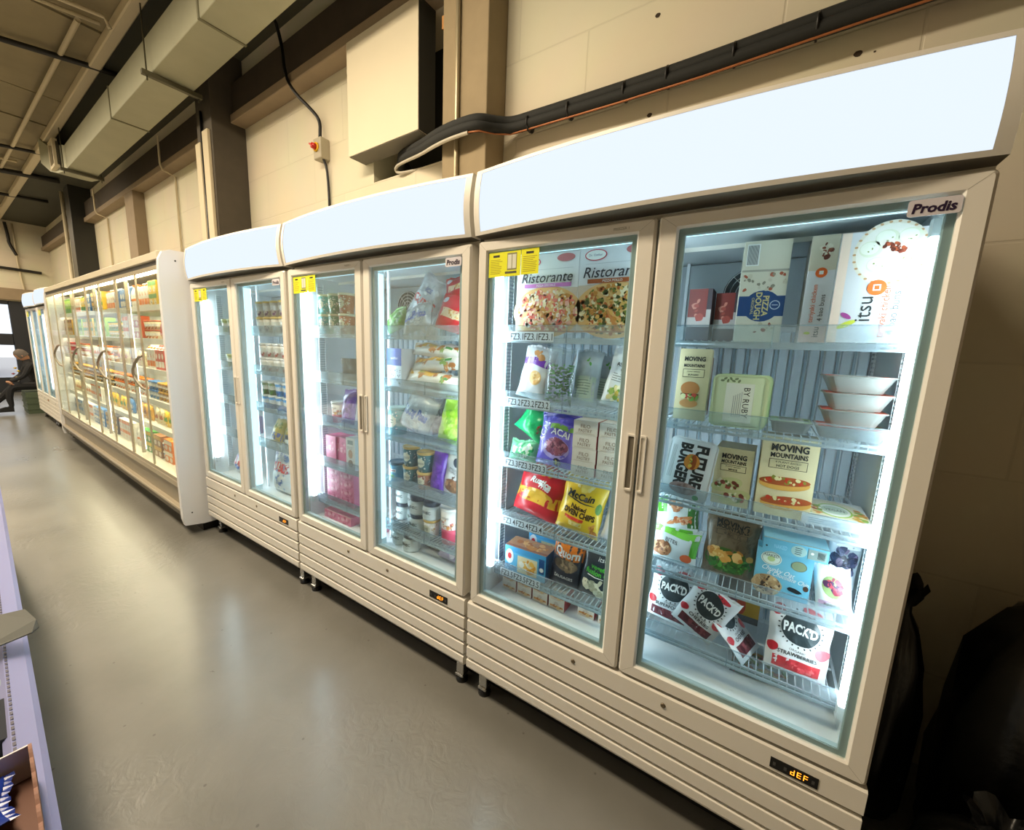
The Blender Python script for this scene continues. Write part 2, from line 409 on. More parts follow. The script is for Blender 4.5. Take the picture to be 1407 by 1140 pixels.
g.box(-8.02, -7.70, 0.08, 0.13, 3.94, 3.98, OFFW); g.box(-8.02, -7.70, 0.08, 0.13, 4.26, 4.30, OFFW); g.box(-8.0, -7.7, 0.11, 0.14, 3.97, 4.27, mat('#4a4638', 0.8))
g.build('damper_frame', e)
for x in (-3.80, -7.52, -0.1):
    h = empty('duct_hanger', BM @ Matrix.Translation((x, 0, 0)))
    tag(h, {-3.80: 'channel bracket with rods under the duct, above the dark column', -7.52: 'channel bracket with rods under the duct, at its far elbow', -0.1: 'channel bracket with rods under the near end of the duct'}[x], 'bracket', 'duct brackets')
    g = G(); g.box(-0.02, 0.02, 0.10, 0.53, 3.855, 3.893, mat('#54513f', 0.5, 0.3)); g.build('channel', h)
    for y in (0.135, 0.505):
        g = G(); g.tube([(0, y, 3.82), (0, y, 4.5)], 0.006, mat('#5d5a48', 0.5, 0.4), 6); g.build('rod', h)
# pipes under the ceiling
def soft(pts, k=2):
    pts = [Vector(p) for p in pts]
    for _ in range(k): pts = [pts[0]] + [q for a, b in zip(pts, pts[1:]) for q in (a.lerp(b, .25), a.lerp(b, .75))] + [pts[-1]]
    return pts
def pipe(name, pts, r, m, label, cat='pipe', group=None, n=8):
    g = G(); g.tube(soft(pts) if 'cable' in name else pts, r, m, n); o = g.build(name, M=BM); return tag(o, label, cat, group)
BP = mat('#1c1a17', 0.5, bump=0.2, scale=12)
pipe('ceiling_pipe', [(-6.4, -3.6, 4.42), (-5.59, -0.457, 4.42), (-5.36, 0.12, 4.42), (-5.28, 0.4, 4.42)], 0.028, BP, 'black pipe crossing the ceiling, the nearest of them')
pipe('ceiling_pipe', [(-10.4, -4.0, 4.42), (-9.2, -0.23, 4.42), (-8.95, 0.4, 4.42)], 0.025, BP, 'black pipe crossing the ceiling, second from the camera')
pipe('ceiling_pipe', [(-11.6, -4.0, 4.40), (-10.7, -0.3, 4.40), (-10.4, 0.5, 4.40)], 0.045, BP, 'thick black pipe crossing the ceiling beyond the duct elbow')
pipe('ceiling_pipe', [(-13.6, -4.0, 4.42), (-12.7, 0.0, 4.42), (-12.5, 0.6, 4.42)], 0.03, BP, 'black pipe crossing the ceiling, the farthest of them')
pipe('ceiling_conduit', [(-4.62, -0.10, 4.44), (-8.9, -0.13, 4.44), (-15.9, -0.2, 4.44)], 0.022, OFFW, 'white conduit running lengthwise along the ceiling boards', 'conduit')
pipe('ceiling_conduit', [(-4.9, -1.4, 4.44), (-4.5, 0.02, 4.44)], 0.018, OFFW, 'short white conduit across the ceiling, the farther of two side by side', 'conduit')
pipe('ceiling_conduit', [(-4.75, -1.4, 4.44), (-4.35, 0.02, 4.44), (-4.34, 0.05, 4.36)], 0.018, OFFW, 'short white conduit across the ceiling, the nearer of two side by side', 'conduit')
pipe('ceiling_conduit', [(-10.2, -1.4, 4.44), (-10.0, -0.02, 4.44)], 0.02, OFFW, 'white conduit across the far end of the ceiling', 'conduit')
pipe('wall_conduit', [(-6.0, 0.78, 4.2), (-6.0, 0.78, 3.86), (-6.0, 0.80, 3.80), (-6.0, 0.93, 3.76), (-6.0, 0.93, 0.5)], 0.013, OFFW, 'thin grey conduit dropping from the beam above the lit chiller', 'conduit')
pipe('wall_conduit', [(-9.6, 0.78, 4.2), (-9.6, 0.78, 3.86), (-9.6, 0.80, 3.80), (-9.6, 0.93, 3.76), (-9.6, 0.93, 0.5)], 0.013, OFFW, 'thin grey conduit dropping from the beam near the far column', 'conduit')
pipe('wall_conduit', [(-11.2, 0.62, 0.2), (-11.2, 0.62, 4.4)], 0.03, OFFW, 'pale pipe running up the gloss black far column', 'conduit')
pipe('wall_conduit', [(-0.745, 0.755, 2.2), (-0.745, 0.755, 2.62), (-0.745, 0.755, 3.1), (-0.745, 0.755, 4.46)], 0.014, mat('#b3a78a', 0.4, 0.5), 'thin metal conduit running up the front of the concrete pillar', 'conduit')
pipe('wall_cable', [(-15.9, -1.0, 3.28), (-15.93, 0.3, 3.24), (-15.93, 0.75, 3.22)], 0.035, BP, 'thick black cable run across the far wall above the door', 'cable')
pipe('wall_cable', [(-15.96, 0.24, 4.4), (-15.94, 0.27, 4.0), (-15.95, 0.26, 3.9), (-15.93, 0.36, 3.6)], 0.03, BP, 'short black cable hanging near the top of the far wall', 'cable')
pipe('wall_conduit', [(-15.96, 0.42, 2.4), (-15.96, 0.36, 3.4), (-15.96, 0.36, 4.4)], 0.018, OFFW, 'cream conduit running up the far wall', 'conduit')
# lagged refrigerant pipes
e = empty('lagged_pipe_bundle', BM)
tag(e, 'bundle of black lagged refrigerant pipes strapped along the wall above the freezers', 'pipes')
def bpath(dy, dz):
    return [(x, y + dy, z + dz) for x, y, z in [(2.42, 0.885, 2.90), (1.15, 0.885, 2.905), (0.6, 0.885, 2.895), (0.2, 0.885, 2.90), (-0.3, 0.885, 2.915), (-0.42, 0.88, 2.915),
            (-0.49, 0.82, 2.91), (-0.535, 0.735, 2.90), (-0.60, 0.715, 2.90), (-0.74, 0.71, 2.90), (-0.90, 0.735, 2.905), (-1.15, 0.86, 2.965), (-1.4, 0.93, 3.0), (-1.55, 1.0, 3.02), (-1.62, 1.15, 3.0)]]
g = G(); g.tube(soft(bpath(0, 0.018)), 0.033, FOAM, 12); g.build('lagging', e)
g = G(); g.tube(soft(bpath(-0.012, -0.018)), 0.029, FOAM, 12); g.build('lagging', e)
g = G(); g.tube(bpath(-0.02, -0.048)[:9], 0.0045, mat('#a8683f', 0.35, 0.3), 8); g.build('copper_pipe', e)
g = G(); g.tube(soft(bpath(-0.02, -0.05)[8:13] + [(-1.48, 0.90, 2.93), (-1.5, 0.92, 2.905), (-1.44, 0.93, 2.89), (-1.25, 0.97, 2.90)]), 0.010, mat('#b9b3a4', 0.5), 8); g.build('grey_pipe', e)
for x in (1.0, 0.72, 0.45, 0.25, -0.05, -0.3):
    g = G(); g.lathe([(0.0, -0.004), (0.046, -0.004), (0.046, 0.004), (0, 0.004)], BLACK, 12)
    o = g.build('cable_tie', e); o.matrix_world = BM @ Matrix.Translation((x, 0.882, 2.90)) @ Matrix.Rotation(math.pi / 2, 4, 'Y')
g = G(); g.box(-0.92, -0.872, 0.80, 0.87, 3.55, 3.62, mat('#b9813f', 0.6)); tag(g.build('orange_lit_block', M=BM), 'small block coloured as orange lit, high in the dark recess by the pillar', 'block')  # orange light on the block is put into its colour
# isolator
e = empty('isolator_switch', BM @ Matrix.Translation((-2.45, 0.95, 3.185)))
tag(e, 'grey isolator box with a red and yellow rotary switch on the wall', 'switch')
g = G(); g.box(-0.055, 0.055, -0.085, 0, 0, 0.165, mat('#a9a18c', 0.5), 0.006); g.build('housing', e)
g = G(); g.lathe([(0.0, 0), (0.036, 0), (0.036, 0.012), (0, 0.012)], mat('#e8b51a', 0.4), 20); o = g.build('dial_plate', e); o.location = (-0.005, -0.085, 0.09); o.rotation_euler = (math.pi / 2, 0, 0)
g = G(); g.lathe([(0.0, 0), (0.025, 0), (0.022, 0.03), (0, 0.03)], mat('#c3261a', 0.4), 16); g.box(-0.026, 0.026, -0.006, 0.006, 0.02, 0.042, mat('#c3261a', 0.4)); o = g.build('rotary_knob', e); o.location = (-0.005, -0.097, 0.09); o.rotation_euler = (math.pi / 2, 0.6, 0)
pipe('power_cable', [(-2.87, 0.50, 4.43), (-2.83, 0.74, 4.36), (-2.79, 0.79, 4.10), (-2.77, 0.785, 3.90), (-2.68, 0.80, 3.74), (-2.52, 0.88, 3.58), (-2.46, 0.91, 3.50), (-2.455, 0.90, 3.365)], 0.014, BLACK, 'black cable curving down from the duct to the isolator', 'cable')
pipe('power_cable', [(-2.42, 0.90, 3.20), (-2.40, 0.93, 3.1), (-2.40, 0.935, 2.6), (-2.39, 0.935, 1.9)], 0.011, BLACK, 'black cable running down from the isolator behind the freezers', 'cable')

# far wall with the glazed door
g = G()
g.box(-16.3, -16.0, 0.42, 0.95, 0, 4.6, WALL); g.box(-16.3, -16.0, -6.6, -3.2, 0, 4.6, WALL); g.box(-16.3, -16.0, -3.2, 0.42, 2.42, 4.6, WALL)
struct(g.build('wall_left', M=BM))
g = G(); g.box(-16.02, -15.90, -3.4, 0.62, 2.44, 2.74, LEDGE, 0.01); struct(g.build('trim_9', M=BM))
DN = mat('#22262f', 0.45)
e = empty('door_1', BM); struct(e)
g = G()
for a, b in ((0.10, 0.42), (-1.55, -1.35), (-3.2, -3.0)): g.box(-16.2, -16.03, a, b, 0, 2.42, DN, 0.01)
for a, b in ((0.0, 0.40), (1.26, 1.56), (2.32, 2.42)): g.box(-16.19, -16.04, -3.0, 0.10, a, b, DN, 0.01)
g.build('door_frame', e)
g = G(); g.box(-16.12, -16.11, -3.0, 0.10, 0.40, 2.32, GLASS); g.build('door_pane', e)
# what stands outside the door
g = G(); g.box(-40, -16.4, -20, 12, -0.15, -0.02, mat('#b9b3b0', 0.8)); struct(g.build('floor_outside', M=BM))
g = G(); g.box(-27.0, -24, -2.6, 0.0, 1.75, 3.0, mat('#8b6f86', 0.8)); g.box(-27, -24, -2.6, 0.0, 1.5, 1.72, mat('#b79fb6', 0.8)); g.box(-26.8, -26.6, -2.4, -2.2, -0.05, 1.5, DN); g.box(-26.8, -26.6, -0.4, -0.2, -0.05, 1.5, DN)
tag(g.build('street_billboard', M=BM), 'mauve board standing outside beyond the glazed door', 'board')
g = G()
g.loops([[(-24.0 + 0.0, y, z) for y, z in ((-2.6, 0.25), (-2.5, 0.75), (-1.9, 0.95), (-1.5, 1.35), (-0.6, 1.38), (-0.25, 0.95), (0.05, 0.7), (0.05, 0.25))],
         [(-22.4, y, z) for y, z in ((-2.6, 0.25), (-2.5, 0.75), (-1.9, 0.95), (-1.5, 1.35), (-0.6, 1.38), (-0.25, 0.95), (0.05, 0.7), (0.05, 0.25))]], mat('#8ea1d0', 0.3), cap0=True, cap1=True)
car = g.build('parked_car', M=BM); tag(car, 'pale blue car parked outside beyond the glazed door', 'car')
for y in (-2.1, -0.45):
    g = G(); g.lathe([(0, -0.1), (0.3, -0.1), (0.3, 0.1), (0, 0.1)], BLACK, 18); o = g.build('wheel', car); o.location = (-22.45, y, 0.28); o.rotation_euler = (0, math.pi / 2, 0)

# ------------------------------------------------------------------ double-door display freezers
W = 1.383
SHELF_Z = (1.685, 1.415, 1.15, 0.885, 0.635)
def rrect(x0, x1, z0, z1, y, r, n=4):
    pts = []
    for cx, cz, a0 in ((x1 - r, z1 - r, 0), (x0 + r, z1 - r, 90), (x0 + r, z0 + r, 180), (x1 - r, z0 + r, 270)):
        for k in range(n + 1):
            a = math.radians(a0 + 90 * k / n); pts.append((cx + r * math.cos(a), y, cz + r * math.sin(a)))
    return pts
INK_ = mat('#1d2329', 0.6)
TICKET = mat('#c9d6df', 0.5)
def make_shelf(unit, x0, x1, z, text=None, y0=0.115, y1=0.55):
    """Wire shelf of one side with its clear riser."""
    g = G(); n = int((x1 - x0) / 0.021)
    for i in range(n + 1):
        x = x0 + 0.004 + (x1 - x0 - 0.008) * i / n; g.box(x - 0.0013, x + 0.0013, y0 - 0.002, y1, z - 0.004, z - 0.001, WIRE)
        g.box(x - 0.0013, x + 0.0013, y0 - 0.004, y0 - 0.001, z - 0.02, z - 0.002, WIRE)
    for y in (y0, y0 + 0.16, y0 + 0.32, y1 - 0.003): g.box(x0, x1, y - 0.003, y + 0.003, z - 0.010, z - 0.004, WIRE)
    g.box(x0, x1, y0 - 0.007, y0 - 0.001, z - 0.024, z - 0.017, WIRE)
    for x in (x0, x1): g.box(x - 0.003, x + 0.003, y0 - 0.004, y1, z - 0.010, z - 0.003, WIRE)
    s = g.build('shelf', unit)
    g = G(); g.box(x0 + 0.003, x1 - 0.003, y0 - 0.012, y0 - 0.0095, z - 0.022, z + 0.045, ACRYL)
    g.box(x0 + 0.003, x1 - 0.003, y0 - 0.013, y0 - 0.008, z + 0.043, z + 0.046, ACRYL)
    for q in (0.0, 0.5, 1.0):
        xx = x0 + 0.006 + (x1 - x0 - 0.012) * q; g.box(xx - 0.0015, xx + 0.0015, y0 - 0.013, y0 - 0.008, z - 0.02, z + 0.044, ACRYL)
    g.box(x0 + 0.003, x1 - 0.003, y0 - 0.0095, y0 + 0.018, z - 0.0245, z - 0.0225, ACRYL)
    g.build('price_riser', s)
    if text:
        g = G(); F = lambda u, v, o: (x0 + u, y0 - 0.013 - o, z - 0.02 + v)
        g.rect(F, 0.040, 0.002, 0.246, 0.040, TICKET, 0)
        for k in range(3): g.txt(F, text, 0.078 + k * 0.066, 0.021, 0.026, INK_, 0.0006, bold=.01, maxw=0.061)
        g.build('price_label', s)
    return s
def door_leaf(unit, x0, x1, gx0, gx1, side, sticker, badge, tiny=False):
    g = G(); z0, z1, gz0, gz1 = 0.500, 2.042, 0.550, 2.000
    L = [rrect(x0, x1, z0, z1, 0.050, 0.012), rrect(x0, x1, z0, z1, 0.008, 0.012), rrect(x0 + 0.007, x1 - 0.007, z0 + 0.007, z1 - 0.007, 0.0, 0.010),
         rrect(gx0 - 0.006, gx1 + 0.006, gz0 - 0.006, gz1 + 0.006, 0.0, 0.003), rrect(gx0, gx1, gz0, gz1, 0.006, 0.003), rrect(gx0, gx1, gz0, gz1, 0.050, 0.003)]
    g.loops(L, WHITE_STEEL, close=True)
    if tiny:
        F = lambda u, v, o: (x0 + u, -o, z0 + v)
        g.txt(F, 'FREEZER 1', 0.57, 1.520, 0.008, mat('#8b8470', 0.6), 0.0006)
    for a, b in (((x0, z1), (gx0, gz1)), ((x1, z1), (gx1, gz1)), ((x0, z0), (gx0, gz0)), ((x1, z0), (gx1, gz0))):
        v = [(a[0] * 0.93 + b[0] * 0.07, a[1] * 0.93 + b[1] * 0.07), (a[0] * 0.12 + b[0] * 0.88, a[1] * 0.12 + b[1] * 0.88)]
        g.add([(v[0][0] - 0.0004, -0.0003, v[0][1]), (v[0][0] + 0.0004, -0.0003, v[0][1]), (v[1][0] + 0.0004, -0.0003, v[1][1]), (v[1][0] - 0.0004, -0.0003, v[1][1])], [(0, 1, 2, 3)], GROOVE)
    d = g.build('door', unit)
    g = G(); q = 0.016
    g.loops([rrect(gx0, gx1, gz0, gz1, 0.014, 0.002), rrect(gx0 + q, gx1 - q, gz0 + q, gz1 - q, 0.014, 0.002), rrect(gx0 + q, gx1 - q, gz0 + q, gz1 - q, 0.036, 0.002), rrect(gx0, gx1, gz0, gz1, 0.036, 0.002)], mat('#a8babd', 0.35), close=True)
    g.loops([rrect(gx0 + q, gx1 - q, gz0 + q, gz1 - q, 0.016, 0.002), rrect(gx0 + q + 0.0025, gx1 - q - 0.0025, gz0 + q + 0.0025, gz1 - q - 0.0025, 0.016, 0.002)], mat('#cfe3e6', 0.3))
    g.build('gasket', d)
    g = G(); g.box(gx0 - 0.002, gx1 + 0.002, 0.008, 0.012, gz0 - 0.002, gz1 + 0.002, GLASS); g.build('glass_pane', d)
    # recessed grip at the meeting stile
    hx = x1 - 0.012 if side == 'L' else x0 + 0.012
    g = G(); a, b = (hx - 0.020, hx + 0.009) if side == 'L' else (hx - 0.009, hx + 0.013)
    hz0, hz1 = 1.178, 1.372
    g.loops([rrect(a, b, hz0, hz1, -0.0005, 0.006), rrect(a + 0.001, b - 0.001, hz0 + 0.001, hz1 - 0.001, -0.006, 0.005), rrect(a + 0.0045, b - 0.0045, hz0 + 0.007, hz1 - 0.007, -0.006, 0.003), rrect(a + 0.006, b - 0.006, hz0 + 0.009, hz1 - 0.009, -0.0008, 0.003)], WHITE_STEEL)
    if side == 'L': g.box(a + 0.0055, b - 0.0055, -0.0012, -0.0006, hz0 + 0.009, hz1 - 0.009, mat('#6f685a', 0.6))
    else: g.box(a + 0.0055, b - 0.0055, -0.0012, -0.0006, hz0 + 0.009, hz1 - 0.009, WHITE_STEEL)
    g.build('handle', d)
    if sticker:
        F = lambda u, v, o: (x0 + 0.050 + u, 0.0075 - o, 1.905 + v)
        g = G(); Y = mat('#eeee14', 0.5); K = mat('#2a2608', 0.6)
        g.rect(F, 0, 0, 0.145, 0.090, Y, 0.0002); g.rect(F, 0.147, 0.002, 0.222, 0.092, Y, 0.0002)
        g.rect(F, 0.020, 0.072, 0.050, 0.080, K, 0.0005); g.rect(F, 0.168, 0.074, 0.200, 0.082, K, 0.0005)
        g.lines(F, 0.008, 0.010, 0.066, 0.066, 9, mat('#a3940f', 0.6), 0.0004); g.lines(F, 0.155, 0.010, 0.215, 0.068, 9, mat('#a3940f', 0.6), 0.0004, 5)
        g.rect(F, 0.085, 0.022, 0.128, 0.084, mat('#8d8a5a', 0.5), 0.0004)
        for u in (0.088, 0.108): g.rect(F, u, 0.028, u + 0.017, 0.078, mat('#dfe0cf', 0.5), 0.0007)
        g.rect(F, 0.076, 0.010, 0.128, 0.018, mat('#55523a', 0.5), 0.0006)
        g.build('notice_sticker', d)
    if badge:
        F = lambda u, v, o: (1.2435 + u, -o, 1.960 + v)
        g = G(); g.loops([rrect(1.2435, 1.330, 1.960, 1.996, -0.0003, 0.006), rrect(1.2435, 1.330, 1.960, 1.996, -0.002, 0.006)], mat('#d9d5dc', 0.3), cap1=True)
        g.txt(F, 'Prodis', 0.043, 0.017, 0.0195, mat('#2b1c3a', 0.4), 0.0026, bold=0.035, shear=0.15, maxw=0.074)
        g.build('badge', d)
    return d
def make_freezer():
    u = empty('display_freezer')
    # cabinet shell with a hollow, lit inside
    g = G(); S = WHITE_STEEL
    g.box(0, 0.046, 0.052, 0.70, 0.15, 2.20, S); g.box(W - 0.046, W, 0.052, 0.70, 0.15, 2.20, S)
    g.box(0.046, W - 0.046, 0.64, 0.70, 0.15, 2.20, S); g.box(0.046, W - 0.046, 0.052, 0.64, 2.045, 2.20, S); g.box(0.046, W - 0.046, 0.052, 0.64, 0.15, 0.50, S)
    g.box(0.0, W, 0.0525, 0.10, 2.044, 2.07, SHADOW_GAP)  # dark band painted in for the shadow gap below the canopy
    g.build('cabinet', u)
    g = G()
    g.box(0.0465, W - 0.0465, 0.60, 0.638, 0.505, 2.04, INNER); g.box(0.0465, W - 0.0465, 0.054, 0.60, 0.502, 0.520, mat('#e9eef0', 0.35))
    g.box(0.0465, 0.0545, 0.056, 0.60, 0.52, 2.04, INNER); g.box(W - 0.0545, W - 0.0465, 0.056, 0.60, 0.52, 2.04, INNER)
    g.box(0.0465, W - 0.0465, 0.056, 0.60, 2.015, 2.044, mat('#cbd6db', 0.5))
    g.build('liner', u)
    g = G()      # ribbed air panel at the back
    for i in range(26):
        x = 0.09 + i * 0.048
        g.box(x, x + 0.030, 0.590, 0.600, 0.54, 1.74, mat('#d8e6ef', 0.4), 0.002); g.box(x + 0.034, x + 0.042, 0.592, 0.599, 0.54, 1.74, mat('#a3bac8', 0.5))
    g.box(0.06, W - 0.06, 0.575, 0.60, 1.76, 2.01, mat('#a9b4b8', 0.5))
    g.build('air_panel', u)
    for cx in (0.40, 0.93):
        g = G()
        for r in (0.035, 0.055, 0.075, 0.095): g.tube([(cx + r * math.cos(a * math.pi / 12), 0.562, 1.885 + r * math.sin(a * math.pi / 12)) for a in range(25)], 0.0016, WIRE, 5, caps=False)
        for a in range(8): g.tube([(cx, 0.562, 1.885), (cx + 0.095 * math.cos(a * math.pi / 4), 0.562, 1.885 + 0.095 * math.sin(a * math.pi / 4))], 0.0015, WIRE, 4)
        g.lathe([(0, 0), (0.1, 0), (0.1, 0.004), (0, 0.004)], mat('#3d474b', 0.6), 24)
        o = g.build('fan_guard', u)
        # turn the backing disc to face forward
        me = o.data
        for v in me.vertices:
            if abs(v.co.z) < 0.01 and abs(v.co.y) < 0.2 and v.co.x * v.co.x + v.co.y * v.co.y < 0.0102:
                v.co = (cx + v.co.x, 0.573 - v.co.z, 1.885 + v.co.y)
    # mullion between the doors
    g = G(); g.box(W / 2 - 0.026, W / 2 + 0.026, 0.056, 0.112, 0.52, 2.015, mat('#d5ecf2', 0.4)); ml = g.build('mullion', u)
    g = G(); g.box(W / 2 - 0.018, W / 2 + 0.018, 0.1125, 0.1165, 0.56, 1.985, FILL_BACK); g.build('glow_strip', ml)  # hidden strip added to brighten the back of the cabinet
    for sx in (-1, 1):
        g = G(); x = W / 2 + sx * 0.0285; g.box(x - 0.002, x + 0.002, 0.060, 0.108, 0.56, 1.985, COOL_GLOW); g.build('glow_strip', u)  # glow stands in for light falling on the mullion's side faces
    # tube lights on the side walls, soft glowing strips over the doors
    for x0, x1 in ((0.058, 0.078), (W - 0.078, W - 0.058)):
        g = G(); g.box(x0, x1, 0.066, 0.088, 0.66, 1.93, LED, 0.003); t = g.build('glow_strip', u)
        for z in (0.62, 1.93):
            g = G(); g.box(x0 - 0.001, x1 + 0.001, 0.064, 0.090, z, z + 0.04, mat('#dfe6ea', 0.4)); g.build('end_cap', t)
    g = G(); g.box(0.08, W / 2 - 0.03, 0.062, 0.072, 1.992, 2.000, COOL_GLOW); g.box(W / 2 + 0.03, W - 0.08, 0.062, 0.072, 1.992, 2.000, COOL_GLOW); g.build('glow_strip', u)
    # slotted uprights on the side walls and behind the mullion
    for x0 in (0.056, W - 0.062):
        g = G()
        for y in (0.15, 0.53):
            g.box(x0, x0 + 0.006, y, y + 0.004, 0.56, 1.98, WIRE); g.box(x0, x0 + 0.006, y + 0.04, y + 0.044, 0.56, 1.98, WIRE)
            for k in range(94): g.box(x0 + 0.001, x0 + 0.005, y, y + 0.044, 0.565 + k * 0.015, 0.5705 + k * 0.015, mat('#b7c7d0', 0.4))
        g.build('slotted_upright', u)
    for x0 in (W / 2 - 0.006,):
        g = G()
        for y in (0.16, 0.555): g.box(x0, x0 + 0.012, y, y + 0.012, 0.52, 2.015, WIRE)
        g.build('slotted_upright', u)
    # grille below the doors
    g = G()
    prof = [(0.006, 0.492), (0.0, 0.486), (0.0, 0.416), (0.012, 0.412), (0.012, 0.402), (0.0, 0.398), (0.0, 0.347), (0.012, 0.343), (0.012, 0.333), (0.0, 0.329),
            (0.0, 0.281), (0.012, 0.277), (0.012, 0.267), (0.0, 0.263), (0.0, 0.215), (0.012, 0.211), (0.012, 0.201), (0.0, 0.197), (0.0, 0.165), (0.004, 0.155), (0.02, 0.148), (0.05, 0.148)]
    for i in range(len(prof) - 1):
        a, b = prof[i], prof[i + 1]; dark = (a[0] >= 0.012 and b[0] >= 0.012 and a[0] < 0.015)
        xs = [(0.0, 0.03), (0.03, W - 0.045), (W - 0.045, W)]
        for k, (x0, x1) in enumerate(xs):
            ya, yb = a[0], b[0]
            g.add([(x0, ya, a[1]), (x1, ya, a[1]), (x1, yb, b[1]), (x0, yb, b[1])], [(0, 1, 2, 3)], GROOVE if dark else WHITE_STEEL)
    for x in (0.0, W): g.add([(x, p[0], p[1]) for p in prof] + [(x, 0.05, 0.492)], [tuple(range(len(prof) + 1))], WHITE_STEEL)
    g.add([(0, 0.006, 0.492), (W, 0.006, 0.492), (W, 0.05, 0.492), (0, 0.05, 0.492)], [(0, 1, 2, 3)], WHITE_STEEL)
    gr = g.build('grille', u)
    for x in (0.523, 0.857):
        g = G(); g.lathe([(0, 0), (0.009, 0), (0.008, 0.003), (0.004, 0.0035), (0, 0.001)], mat('#8b7f6a', 0.35, 0.8), 14); o = g.build('screw', gr); o.location = (x, 0, 0.453); o.rotation_euler = (math.pi / 2, 0, 0)
    # controller
    F = lambda uu, v, o: (1.166 + uu, -o, 0.427 + v)
    g = G(); g.box(1.166, 1.281, -0.002, 0.002, 0.427, 0.461, BLACK); cd = g.build('controller', u)
    SEG = {'d': 'bcdeg', 'E': 'adefg', 'F': 'aefg'}
    for k, ch in enumerate('dEF'):
        g = G(); ox = 0.050 + k * 0.0155; oz = 0.008; hw, hh, t = 0.010, 0.009, 0.0022
        segs = {'a': (0, 2 * hh - t, hw, 2 * hh), 'g': (0, hh - t / 2, hw, hh + t / 2), 'd': (0, 0, hw, t), 'b': (hw - t, hh, hw, 2 * hh), 'c': (hw - t, 0, hw, hh), 'f': (0, hh, t, 2 * hh), 'e': (0, 0, t, hh)}
        for s_ in SEG[ch]:
            a = segs[s_]; g.rect(F, ox + a[0], oz + a[1], ox + a[2], oz + a[3], LED_TEXT, 0.0026)
        g.build('lit_digit', cd)
    for q in (0.007, 0.034, 0.100):
        g = G(); g.rect(F, q, 0.010, q + 0.007, 0.022, mat('#4b4b4b', 0.5), 0.0024); g.build('button', cd)
    # canopy: a lit curved panel in a frame
    g = G(); zb, zt = 2.062, 2.295
    def cy(x, z, e=0.0):
        s = (x - W / 2) / (W / 2); t = (z - zb) / (zt - zb)
        return -0.045 * (1 - s * s) - 0.022 * math.sin(math.pi * min(1, max(0, t * 0.85 + 0.1))) + e
    nx = 16
    def strip(xa, xb, za, zb_, m, e, nz=6):
        vs = []; fs = []
        for j in range(nz + 1):
            for i in range(nx + 1):
                x = xa + (xb - xa) * i / nx; z = za + (zb_ - za) * j / nz; vs.append((x, cy(x, z, e), z))
        for j in range(nz):
            for i in range(nx): a = j * (nx + 1) + i; fs.append((a, a + 1, a + nx + 2, a + nx + 1))
        return vs, fs
    for xa, xb, za, zc in ((0, W, zb, zb + 0.012), (0, W, zt - 0.012, zt), (0, 0.028, zb + 0.012, zt - 0.012), (W - 0.028, W, zb + 0.012, zt - 0.012)):
        vs, fs = strip(xa, xb, za, zc, None, 0.0); g.add(vs, fs, WHITE_STEEL, True)
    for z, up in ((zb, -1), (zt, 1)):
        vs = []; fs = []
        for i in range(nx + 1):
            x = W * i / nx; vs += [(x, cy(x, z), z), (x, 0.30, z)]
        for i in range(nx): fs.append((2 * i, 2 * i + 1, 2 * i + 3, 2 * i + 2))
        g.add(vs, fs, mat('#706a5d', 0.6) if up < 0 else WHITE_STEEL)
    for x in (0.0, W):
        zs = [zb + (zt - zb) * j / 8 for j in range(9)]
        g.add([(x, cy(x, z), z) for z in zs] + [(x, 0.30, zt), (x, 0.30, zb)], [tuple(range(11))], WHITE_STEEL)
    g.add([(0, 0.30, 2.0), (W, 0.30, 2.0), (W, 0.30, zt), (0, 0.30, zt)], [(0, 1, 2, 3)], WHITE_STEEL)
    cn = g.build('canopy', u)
    vs, fs = strip(0.028, W - 0.028, zb + 0.012, zt - 0.012, None, 0.002, 8)
    g = G(); g.add(vs, fs, SIGN, True); g.build('lit_panel', cn)
    # feet
    for x in (0.06, W - 0.06):
        for y in (0.07, 0.64):
            g = G(); g.box(x - 0.022, x + 0.022, y - 0.02, y + 0.02, 0.035, 0.148, CHROME, 0.003); g.box(x - 0.024, x + 0.024, y - 0.026, y + 0.02, 0.030, 0.045, CHROME, 0.003)
            g.lathe([(0, 0), (0.03, 0), (0.03, 0.012), (0.012, 0.02), (0.012, 0.04), (0, 0.04)], BLACK, 14, (x, y, 0)); g.build('foot', u)
    g = G(); g.box(0.01, W - 0.01, 0.11, 0.66, 0.02, 0.15, BLACK); g.build('under_shadow', u)  # black block standing in for the deep shadow under the cabinet
    door_leaf(u, 0.010, 0.688, 0.0555, 0.631, 'L', True, False, True)
    door_leaf(u, 0.695, W - 0.005, 0.752, 1.3275, 'R', False, True)
    return u
UX = [-(W + 0.02) * 2, -(W + 0.02), 0.0]
LB = ['white double door freezer standing farthest of the near three, beside the tall white end panel',
      'white double door freezer standing in the middle of the near three',
      'white double door freezer nearest the camera, its controller showing orange digits']
proto = make_freezer()
km = kmap()
units = {2: proto}
for i in (0, 1):
    units[i] = copy_tree(proto, None, km)
for i in (0, 1, 2):
    units[i].location = (UX[i], 0, 0); tag(units[i], LB[i], 'freezer', 'double door freezers in a row')
far = []
for k, x in enumerate((-9.445, -10.85)):
    c = copy_tree(proto, None, km); c.matrix_world = BM @ Matrix.Translation((x, -0.10, 0)); far.append(c)
    tag(c, ['white double door freezer with blue lit doors, touching the far end of the chiller', 'white double door freezer last in the row, beside the seated person'][k], 'freezer', 'far pair of freezers')
